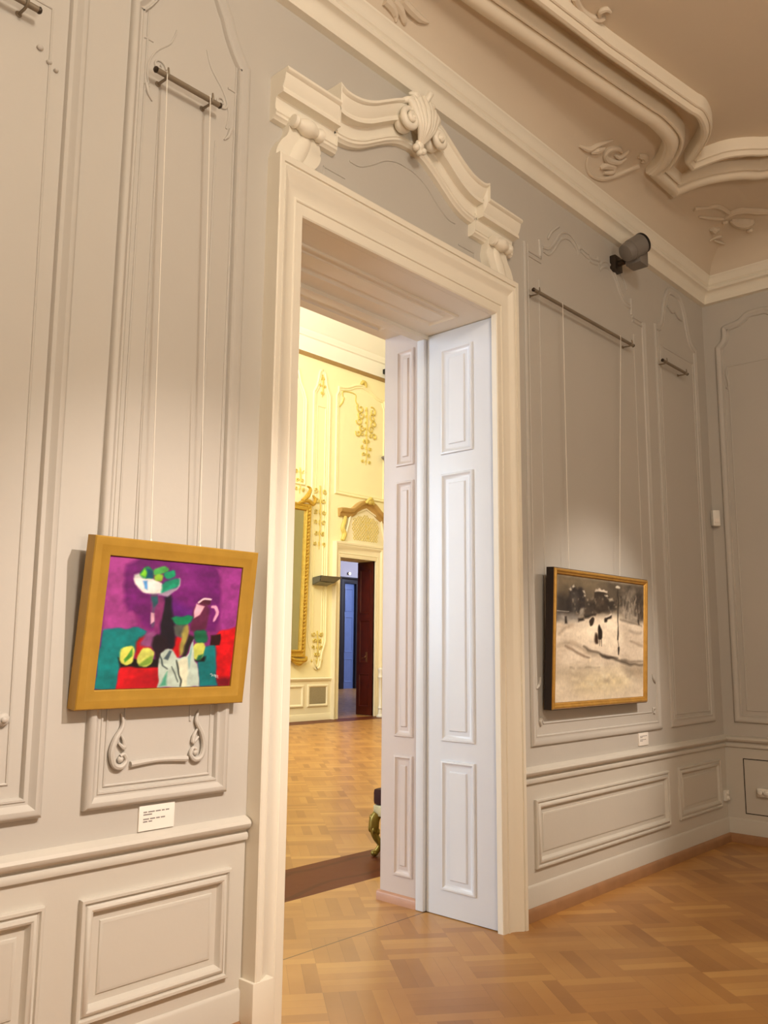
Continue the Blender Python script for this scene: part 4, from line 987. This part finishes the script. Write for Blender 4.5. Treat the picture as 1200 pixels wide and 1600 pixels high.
# hall dado
bm = bmesh.new(); box(bm, -2, 13.96, 11.485, 11.5, 0, .90); box(bm, 15.62, 24, 11.485, 11.5, 0, .90)
for a, b in ((-2, 13.96), (15.62, 24)):
    sweep(bm, [(b, 11.49), (a, 11.49)], [(0, .87), (.02, .87), (.035, .89), (.045, .92), (.03, .94), (0, .95)], in_plan, closed=False)
    sweep(bm, [(b, 11.49), (a, 11.49)], [(0, 0), (.02, 0), (.02, .13), (.01, .15), (0, .15)], in_plan, closed=False)
HT = lambda u, v, h: (u, 11.485-h, v)
HP = [(0, -.002), (0, .015), (.015, .028), (.04, .028), (.06, .008), (.065, -.002)]
for u0, u1 in ((12.05, 13.11), (13.225, 13.86), (15.80, 17.0), (10.7, 11.9)): sweep(bm, rect(u0, .30, u1, .79), HP, HT)
dado_far = trim(bm, HALLCREAM, 'cream dado along the yellow hall wall')
t = thing('wall_vent', 'grey vent grille set in the cream dado of the yellow hall', 'vent', (13.54, 11.48, .36))
bm = bmesh.new(); box(bm, 13.30, 13.785, 11.476, 11.484, .365, .725)
for k in range(14): box(bm, 13.30, 13.785, 11.470, 11.478, .372+k*.0255, .380+k*.0255)
o = finish('vent_grille', bm, GRILLE, t)
# wall panels of the hall
HF = [(0, -.002), (0, .02), (.015, .035), (.04, .035), (.06, .015), (.075, .015), (.08, .022), (.095, .02), (.10, -.002)]
def hall_panel(pts, label=None, prof=HF):
    bm = bmesh.new(); sweep(bm, pts, prof, on_hall_wall); return bm
cP = 13.495
ph = [tuple(p) for p in smooth([(cP, 8.22), (cP+.06, 8.20), (cP+.12, 8.10), (cP+.16, 7.90), (cP+.21, 7.74), (cP+.285, 7.62)], 3)]
pb = [tuple(p) for p in smooth([(cP+.285, 1.75), (cP+.24, 1.62), (cP+.19, 1.50), (cP+.15, 1.30), (cP+.11, 1.16), (cP, 1.10)], 3)]
half_ = pb[::-1]+ph[::-1]
pil = half_+[(2*cP-u, v) for u, v in half_[::-1]]
bm = hall_panel(pil)
sweep(bm, rect(cP-.15, 1.9, cP+.15, 7.3), FAINT2 if False else [(0, -.002), (0, .012), (.02, .016), (.03, -.002)], on_hall_wall)
pan = trim(bm, HALLPANEL, 'tall slim pilaster panel on the yellow hall wall')
def filigree(cu, cv, w, h, n, seed, r=.02):
    rs = random.Random(seed); bm = bmesh.new(); T = on_hall_wall
    for s in (1, -1):
        for k in range(n):
            t = (k+.5)/n; u = cu+s*w*(.15+.5*abs(math.sin(k*1.7+seed))); v = cv+h*(.5-t)
            rr = w*(.30-.10*t)
            stroke(bm, spiral(T, u, v, rr, rr*.25, 1.1, rs.uniform(0, 6.28), .012, .02, 14, s*(1 if k % 2 else -1)), (r*.7, r, r*.5), 2, 6)
    for k in range(n):
        t = (k+.5)/n; blob(bm, T(cu, cv+h*(.5-t), .01), w*.12, .02, h*.05, sub=1)
    stroke(bm, [T(cu, cv+h*.5, .01), T(cu+.02, cv, .02), T(cu, cv-h*.5, .01)], (r, r*.8, r*.4), 4, 6)
    return bm
finish('gilt_ornament', filigree(cP, 1.62, .20, .75, 5, 1), GILTPALE, pan)
finish('gilt_ornament', filigree(cP, 4.62, .24, 1.5, 6, 2), GILTPALE, pan)
finish('gilt_ornament', filigree(cP, 7.80, .12, .55, 3, 3), GILTPALE, pan)
# panel to its left (only its edge shows) and mirror
bm = hall_panel([(11.0, 5.3), (13.02, 5.3), (13.02, 7.35), (12.95, 7.55), (12.83, 7.75), (12.75, 8.05), (11.3, 8.05), (11.07, 7.5)])
pl2 = trim(bm, HALLPANEL, 'hall wall panel above the gilt mirror')
finish('gilt_ornament', filigree(12.85, 4.95+.45, .20, .6, 3, 5), GILTPALE, pl2)
t = thing('gilt_mirror', 'tall gilt framed mirror on the yellow hall wall', 'mirror', (12.05, 11.48, 1.3))
MT = lambda u, v, h: (u, 11.48-h-(v-1.3)*.03, v)
bm = bmesh.new()
sweep(bm, rect(11.0, 1.40, 13.09, 4.85), [(0, -.01), (0, .05), (.02, .07), (.05, .06), (.06, .045), (.10, .045), (.115, .065), (.145, .07), (.16, .05), (.165, -.01)], MT)
for k in range(42):
    v = 1.46+k*.081
    blob(bm, MT(13.01, v, .055), .035, .022, .030, Matrix.Rotation(.6 if k % 2 else -.6, 4, 'Y'), 1)
fr_ = finish('mirror_frame', bm, GILT, t)
bm = bmesh.new(); plate(bm, rect(11.14, 1.55, 12.95, 4.70), MT, .0, .01); finish('mirror_glass', bm, MIRROR, t)
for nm, group_ in (('gilt_foot', ((((12.55, 1.40), (12.85, 1.33), (13.08, 1.34), (13.12, 1.42)), (.03, .05, .05, .02)), (((12.70, 1.32), (12.90, 1.26), (13.05, 1.32)), (.02, .06, .02)))),
                   ('gilt_crest', ((((12.70, 4.84), (12.95, 4.92), (13.12, 4.86), (13.18, 4.98), (13.10, 5.06)), (.03, .05, .05, .04, .02)), (((12.80, 4.90), (12.95, 5.04), (13.02, 5.2), (12.92, 5.25)), (.05, .06, .035, .02))))):
    bm = bmesh.new()
    for pts, rr in group_: stroke(bm, [MT(u, v, .06) for u, v in pts], rr, 5, 8)
    finish(nm, bm, GILT, t)
# panel over the hall's far door
c5 = 14.86
bh = [tuple(p) for p in smooth([(c5, 8.16), (c5+.25, 8.10), (c5+.42, 8.02), (c5+.60, 7.96), (c5+.84, 7.93)], 3)]+[(c5+.84, 7.80), (c5+.90, 7.70)]
big = [(c5+.90, 5.25), (c5+.90, 7.70)]
pts = [(c5-.90, 5.25), (c5+.90, 5.25)]+bh[::-1]+[(2*c5-u, v) for u, v in bh[1:]]
bm = hall_panel(pts); bigp = trim(bm, HALLPANEL, 'hall wall panel with a curved head above the far doorway')
finish('gilt_ornament', filigree(15.02, 7.2, .46, .8, 5, 7, .026), GILTPALE, bigp)
finish('gilt_ornament', filigree(15.02, 6.55, .22, .85, 5, 8, .02), GILTPALE, bigp)
bm = bmesh.new(); stroke(bm, [on_hall_wall(u, v, .03) for u, v in ((14.80, 8.14), (14.86, 8.22), (14.94, 8.20), (14.98, 8.10))], (.03, .05, .05, .02), 4, 8); finish('crest_leaf', bm, GILTPALE, bigp)
bm = bmesh.new()
open_line(bm, [(14.20, 7.70), (14.22, 7.82), (14.60, 7.84), (14.62, 7.68), (14.72, 7.55)], on_hall_wall, [(0, -.002), (0, .015), (.02, .018), (.03, -.002)])
open_line(bm, [(14.08, 7.40), (14.20, 7.55), (14.24, 7.68)], on_hall_wall, [(0, -.002), (0, .015), (.02, .018), (.03, -.002)])
finish('inner_line', bm, GILTPALE, bigp)
# casing and overdoor of the hall's far door
bm = casing('c', on_hall_wall, HX0, HX1, HZ, .215, .20, .37, [(0, -.06)]+[(a, h*1.3) for a, h in cp[1:]], HALLCREAM)
hc = trim(bm, HALLCREAM, 'cream casing round the far doorway of the yellow hall')
bm = bmesh.new(); c6 = 14.82
pp = [(-.90, 4.93), (-.62, 4.94), (-.42, 5.02), (-.2, 5.16), (0, 5.22+.0)]
cr = [tuple(p) for p in smooth([(c6+.20+u*.86, v) for u, v in pp], 4)]
cc = c6+.20
cr = [(cc-.92, 4.92)]+cr[0:]+[(2*cc-u, v) for u, v in cr[-2::-1]]
sweep(bm, [(u, v-.20) for u, v in cr], [(0, -.01), (0, .05), (.03, .07), (.08, .08), (.11, .14), (.16, .16), (.19, .16), (.20, .15), (.20, -.01)], on_hall_wall, closed=False)
finish('overdoor_moulding', bm, mat('gilt_overdoor', (.74,.60,.36), .45, metal=.15, noise=.1), hc, 30)
bm = bmesh.new()
outl_ = [(cc-.72, 4.12), (cc-.60, 4.50), (cc-.52, 4.78), (cc-.25, 4.88), (cc, 4.98), (cc+.25, 4.88), (cc+.52, 4.78), (cc+.60, 4.50), (cc+.72, 4.12)]
plate(bm, outl_, on_hall_wall, -.01, .03)
sweep(bm, outl_, [(0, .02), (.0, .06), (.03, .07), (.05, .03)], on_hall_wall)
finish('overdoor_panel', bm, HALLCREAM, hc)
bm = bmesh.new()
for k in range(-9, 10):
    for s in (1, -1):
        a = cc+k*.085; q = [(a-s*.30, 4.20), (a+s*.30, 4.85)]
        q = [(u, v) for u, v in [((q[0][0]*(1-t)+q[1][0]*t), (q[0][1]*(1-t)+q[1][1]*t)) for t in [i/12 for i in range(13)]] if abs(u-cc) < .50-.25*abs(v-4.5) and v < 4.88-.3*abs(u-cc) and math.hypot((u-cc)/.24, (v-4.48)/.26) > 1]
        if len(q) > 1: tube(bm, [on_hall_wall(u, v, .035) for u, v in (q[0], q[-1])], .008, 5)
finish('gilt_lattice', bm, GILTPALE, hc)
finish('gilt_ornament', filigree(cc, 4.50, .26, .6, 3, 12, .022), GILTPALE, hc)
bm = bmesh.new()
for s in (1, -1):
    stroke(bm, [on_hall_wall(cc+s*u, v, .05) for u, v in ((.80, 4.15), (.74, 4.30), (.80, 4.45), (.74, 4.62), (.72, 4.74))], (.05, .06, .05, .05, .04), 4, 8)
blob(bm, on_hall_wall(cc, 5.17, .17), .12, .06, .08)
stroke(bm, [on_hall_wall(cc-.14, 5.12, .17), on_hall_wall(cc, 5.24, .2), on_hall_wall(cc+.14, 5.12, .17)], (.03, .05, .03), 4, 8)
finish('gilt_brackets', bm, GILTPALE, hc)
# reveal and dark leaf of the far doorway
bm = bmesh.new(); box(bm, 15.372, 15.394, 11.53, 12.06, .14-.13, 3.735, .004)
d3 = struct('door_3', bm, DOORBROWN, label='dark mahogany door leaf folded back in the far doorway')
for v0, v1 in ((.20, 1.0), (1.25, 2.3), (2.45, 3.55)):
    bm = bmesh.new(); sweep(bm, rect(11.62, v0, 11.97, v1), [(0, -.002), (0, .008), (.02, .012), (.04, .0)], lambda u, v, h: (15.372-h, u, v)); finish('door_panel', bm, DOORBROWN, d3)
bm = bmesh.new(); tube(bm, [(15.365, 11.72, 1.42), (15.33, 11.72, 1.42), (15.325, 11.72, 1.40), (15.325, 11.84, 1.36)], .012, 8); box(bm, 15.362, 15.372, 11.69, 11.75, 1.28, 1.52, .004)
finish('door_handle', bm, mat('bronze_handle', (.50,.34,.24), .4, metal=.6), d3)
# slim white post and grey wall lamp in the hall
t = thing('white_post', 'slim white turned post standing before the far casing, half hidden by the lining', 'post', (15.32, 11.20, 0))
bm = bmesh.new(); lathe(bm, [(.09, 0), (.09, .03), (.05, .06), (.04, .18), (.055, .20), (.055, .23), (.035, .26), (.034, .86), (.05, .90), (.065, .93), (.05, .97), (.045, 1.06), (.06, 1.09), (.055, 1.13), (.02, 1.16)], (15.32, 11.20, 0), 16); finish('turned_shaft', bm, WPLAST, t)
t = thing('wall_uplighter', 'grey metal wedge wall lamp on the yellow hall wall', 'wall lamp', (13.66, 11.45, 3.1))
bm = bmesh.new()
vs = [bm.verts.new(p) for p in ((13.28, 11.46, 3.20), (13.95, 11.46, 3.20), (13.28, 11.46, 3.03), (13.74, 11.46, 3.02), (13.26, 11.15, 3.235), (13.95, 11.15, 3.235), (13.30, 11.22, 3.10), (13.76, 11.22, 3.09))]
for f in ((0, 1, 3, 2), (0, 1, 5, 4), (4, 5, 7, 6), (2, 3, 7, 6), (0, 2, 6, 4), (1, 3, 7, 5)): bm.faces.new([vs[i] for i in f])
bmesh.ops.bevel(bm, geom=bm.edges[:], offset=.012, segments=2, affect='EDGES'); finish('lamp_body', bm, mat('satin_grey_metal', (.50,.50,.44), .4, metal=.4), t)
bm = bmesh.new(); box(bm, 13.42, 13.62, 11.45, 11.5, 3.06, 3.17, .005); finish('wall_plate', bm, GREYMETAL, t)
# black spotlight on the rail
t = thing('rail_spotlight', 'small black spotlight at the hall cornice, half hidden by the lining', 'spotlight', (15.72, 11.3, 8.5))
bm = bmesh.new(); box(bm, 15.55, 15.77, 11.22, 11.44, 8.60, 8.72, .01); lathe(bm, [(.05, -.16), (.08, -.14), (.08, .10), (.07, .12)], (15.64, 11.26, 8.50), 14, Vector((0, -.3, -1))); finish('lamp_body', bm, BLACK, t)
t = thing('wall_bracket_lamp', 'grey lamp tip on the hall wall, mostly hidden by the lining', 'wall lamp', (15.85, 11.4, 6.3))
bm = bmesh.new(); lathe(bm, [(.0, 0), (.03, .04), (.07, .14), (.09, .26), (.0, .27)], (15.44, 11.36, 6.37), 12, Vector((1, 0, 0))); finish('lamp_body', bm, GREYMETAL, t)

# ------------------------------------------------------------------ room beyond the hall
bm = bmesh.new(); box(bm, 12, 30, 12.07, 22.4, -.1, 0); struct('floor_rear', bm, PARQUET)
bm = bmesh.new(); box(bm, 12, 24.60, 22, 22.3, 0, 6.2); box(bm, 25.45, 30, 22, 22.3, 0, 6.2); box(bm, 24.60, 25.45, 22, 22.3, 4.35, 6.2); struct('wall_rear', bm, BACKWALL)
bm = bmesh.new(); box(bm, 12, 30, 12.07, 22.3, 6.2, 6.4); struct('ceiling_rear', bm, HALLWHITE)
bm = bmesh.new(); box(bm, 30, 30.2, 12.07, 22.3, 0, 6.2); struct('wall_rear_east', bm, BACKWALL)
bm = bmesh.new(); box(bm, 11.8, 12, 12.07, 22.3, 0, 6.2); struct('wall_rear_west', bm, BACKWALL)
bm = casing('c', lambda u, v, h: (u, 22-h, v), 24.72, 25.38, 4.25, .30, .22, .25, [(0, -.1), (0, .04), (.3, .06), (.6, .05), (.8, .09), (1, .09), (1, -.01)], DARKFRAME)
trim(bm, DARKFRAME, 'very dark door casing in the room beyond the hall')
bm = bmesh.new(); box(bm, 24.70, 25.40, 22.08, 22.14, .0, 4.26, .004)
d4 = struct('door_4', bm, DOORBLUE, label='blue grey panelled door at the end of the room beyond the hall')
for v0, v1 in ((.25, 1.2), (1.45, 2.9), (3.1, 4.05)):
    bm = bmesh.new(); sweep(bm, rect(24.84, v0, 25.30, v1), [(0, -.002), (0, .012), (.03, .02), (.06, 0)], lambda u, v, h: (u, 22.08-h, v)); finish('door_panel', bm, DOORBLUE, d4)
bm = bmesh.new(); sweep(bm, [(30, 22), (25.61, 22)], [(0, 0), (.03, 0), (.03, .14), (0, .16)], in_plan, closed=False); sweep(bm, [(24.41, 22), (12, 22)], [(0, 0), (.03, 0), (.03, .14), (0, .16)], in_plan, closed=False); struct('baseboard_rear', bm, DARKFRAME)
t = thing('ceiling_spot', 'small glowing wall light above the dark casing beyond the hall', 'lamp', (24.9, 21.95, 4.63))
bm = bmesh.new(); lathe(bm, [(.02, 0), (.06, .02), (.06, .06), (.05, .08)], (24.92, 22.0, 4.66), 14, Vector((0, -1, -.15))); finish('lamp_body', bm, GREYMETAL, t)
bm = bmesh.new(); blob(bm, (24.92, 21.90, 4.65), .05, .035, .05); finish('lamp_glass', bm, LAMPGLASS, t)

# ------------------------------------------------------------------ gilded stool in the hall
sx0, sy0 = 5.358, 1.535
t = thing('gilded_stool', 'gilded carved stool with maroon velvet seat, half hidden by the doorway lining', 'stool', (sx0, sy0, 0))
bm = bmesh.new(); box(bm, sx0-.245, sx0+.245, sy0-.245, sy0+.245, .385, .515, .035); finish('seat_cushion', bm, VELVET, t, 50)
bm = bmesh.new(); box(bm, sx0-.24, sx0+.24, sy0-.24, sy0+.24, .305, .388, .008)
for a in (-.13, 0, .13):
    box(bm, sx0-.248, sx0-.236, sy0+a-.045, sy0+a+.045, .318, .374, .004); box(bm, sx0+a-.045, sx0+a+.045, sy0-.248, sy0-.236, .318, .374, .004)
finish('seat_rail', bm, SILVER, t)
for a in (-1, 1):
    for b in (-1, 1):
        bm = bmesh.new(); px, py = sx0+a*.215, sy0+b*.215
        stroke(bm, [(px, py, .32), (px+a*.016, py+b*.016, .28), (px+a*.020, py+b*.020, .225), (px+a*.010, py+b*.010, .15), (px-a*.015, py-b*.015, .09), (px+a*.0, py+b*.0, .045), (px+a*.02, py+b*.02, .022)], (.038, .042, .042, .028, .022, .022, .022), 6, 12)
        blob(bm, (px+a*.015, py+b*.015, .026), .032, .032, .026); blob(bm, (px+a*.03, py+b*.03, .29), .024, .024, .032); blob(bm, (px+a*.034, py+b*.034, .24), .017, .017, .028)
        for k in range(5):
            an = k*1.256; blob(bm, (px+a*.018+.035*math.cos(an), py+b*.018+.035*math.sin(an), .235-.012*k), .015, .015, .032, sub=1)
        finish('leg', bm, STOOLGILT, t, 60)

# ------------------------------------------------------------------ lights
def point(name, loc, e, col, r=.25):
    l = bpy.data.lights.new(name, 'POINT'); l.energy = e; l.color = col; l.shadow_soft_size = r
    o = bpy.data.objects.new(name, l); COL.objects.link(o); o.location = loc; return o
def area(name, loc, tgt, e, col, sx, sy):
    l = bpy.data.lights.new(name, 'AREA'); l.shape = 'RECTANGLE'; l.size = sx; l.size_y = sy; l.energy = e; l.color = col
    o = bpy.data.objects.new(name, l); COL.objects.link(o); o.location = loc
    o.rotation_euler = (Vector(tgt)-Vector(loc)).to_track_quat('-Z', 'Y').to_euler(); return o
def spot(name, loc, tgt, e, col, deg, blend, r=.06):
    l = bpy.data.lights.new(name, 'SPOT'); l.energy = e; l.color = col; l.spot_size = math.radians(deg); l.spot_blend = blend; l.shadow_soft_size = r
    o = bpy.data.objects.new(name, l); COL.objects.link(o); o.location = loc
    o.rotation_euler = (Vector(tgt)-Vector(loc)).to_track_quat('-Z', 'Y').to_euler(); return o
WARM = (1, .80, .58)
point('room_fill', (1.0, -4.0, 4.8), 255, (1, .885, .735), .35)  # unseen light added to brighten the room, no chandelier is built
area('ceiling_fill', (.6, -5.6, 2.0), (1.6, -4.2, 5.3), 120, (1, .87, .71), .9, .9)  # fill added to lift the ceiling, no fixture stands here
spot('picture_light', (2.5, -3.7, 4.4), (1.98, 0, 1.15), 800, (1, .86, .75), 36, .95)
spot('picture_light', (6.0, -3.4, 4.4), (5.45, 0, 1.2), 600, (1, .86, .73), 33, .9)
area('leaf_cool_fill', (-1.6, 6.0, 3.2), (4.31, .4, 1.9), 600, (.72, .84, 1), 3.0, 4.0)  # cool fill added for the white leaf, the hall has no window
area('hall_wall_fill', (6.5, 7.5, 8.6), (14.5, 11.5, 5.5), 640, (1, .95, .82), 4, 4)  # unseen panel added to brighten the far yellow wall
point('hall_fill', (10.5, 6.2, 6.0), 400, (1, .91, .72), .5)  # second unseen fill, added for general hall brightness
area('rear_daylight', (26.5, 16.5, 5.2), (24.9, 22, 1.5), 420, (.62, .70, 1), 3, 2)

w = bpy.data.worlds.new('world'); scene.world = w; w.use_nodes = True
w.node_tree.nodes['Background'].inputs[0].default_value = (.75, .85, 1, 1); w.node_tree.nodes['Background'].inputs[1].default_value = .6

# ------------------------------------------------------------------ camera
cam = bpy.data.cameras.new('camera'); cam.sensor_fit = 'VERTICAL'; cam.sensor_height = 36.; cam.lens = 30.135; cam.clip_start = .05; cam.clip_end = 100
co = bpy.data.objects.new('camera', cam); COL.objects.link(co)
r_, u_, f_ = [Vector(v) for v in [[0.678162,-0.734852,0.009431],[-0.122243,-0.100141,0.987435],[0.724675,0.670793,0.157742]]]
Mc = Matrix(((r_.x, u_.x, -f_.x), (r_.y, u_.y, -f_.y), (r_.z, u_.z, -f_.z)))
co.matrix_world = Matrix.Translation((0, -3.0483, 1.6)) @ Mc.to_4x4()
scene.camera = co
for nm, la, ca in (('floor', 'orange brown parquet floor of the grey room and doorway', 'floor'), ('floor_far', 'golden parquet floor of the yellow hall with dark inlaid border', 'floor'),
                   ('wall_left', 'grey panelled wall with the tall doorway', 'wall'), ('wall_right', 'dim grey end wall past the room corner', 'wall'), ('wall_far', 'bright yellow wall at the far side of the hall', 'wall'),
                   ('ceiling', 'flat cream ceiling inside the stucco frames', 'ceiling'), ('ceiling_cove', 'curved cream cove between cornice and ceiling', 'ceiling'), ('wall_rear', 'lilac grey wall seen through the far doorway', 'wall'),
                   ('baseboard_right', 'brown skirting board below the snow scene and round the corner', 'skirting board'), ('baseboard_doorway', 'pinkish skirting board at the foot of the doorway lining', 'skirting board')):
    bpy.data.objects[nm]['label'] = la; bpy.data.objects[nm]['category'] = ca
vs_ = scene.view_settings
vs_.view_transform = 'Standard'; vs_.look = 'None'; vs_.gamma = 1; vs_.use_curve_mapping = False; vs_.exposure = 0.0
scene.render.film_transparent = False
scene.cycles.max_bounces = 8
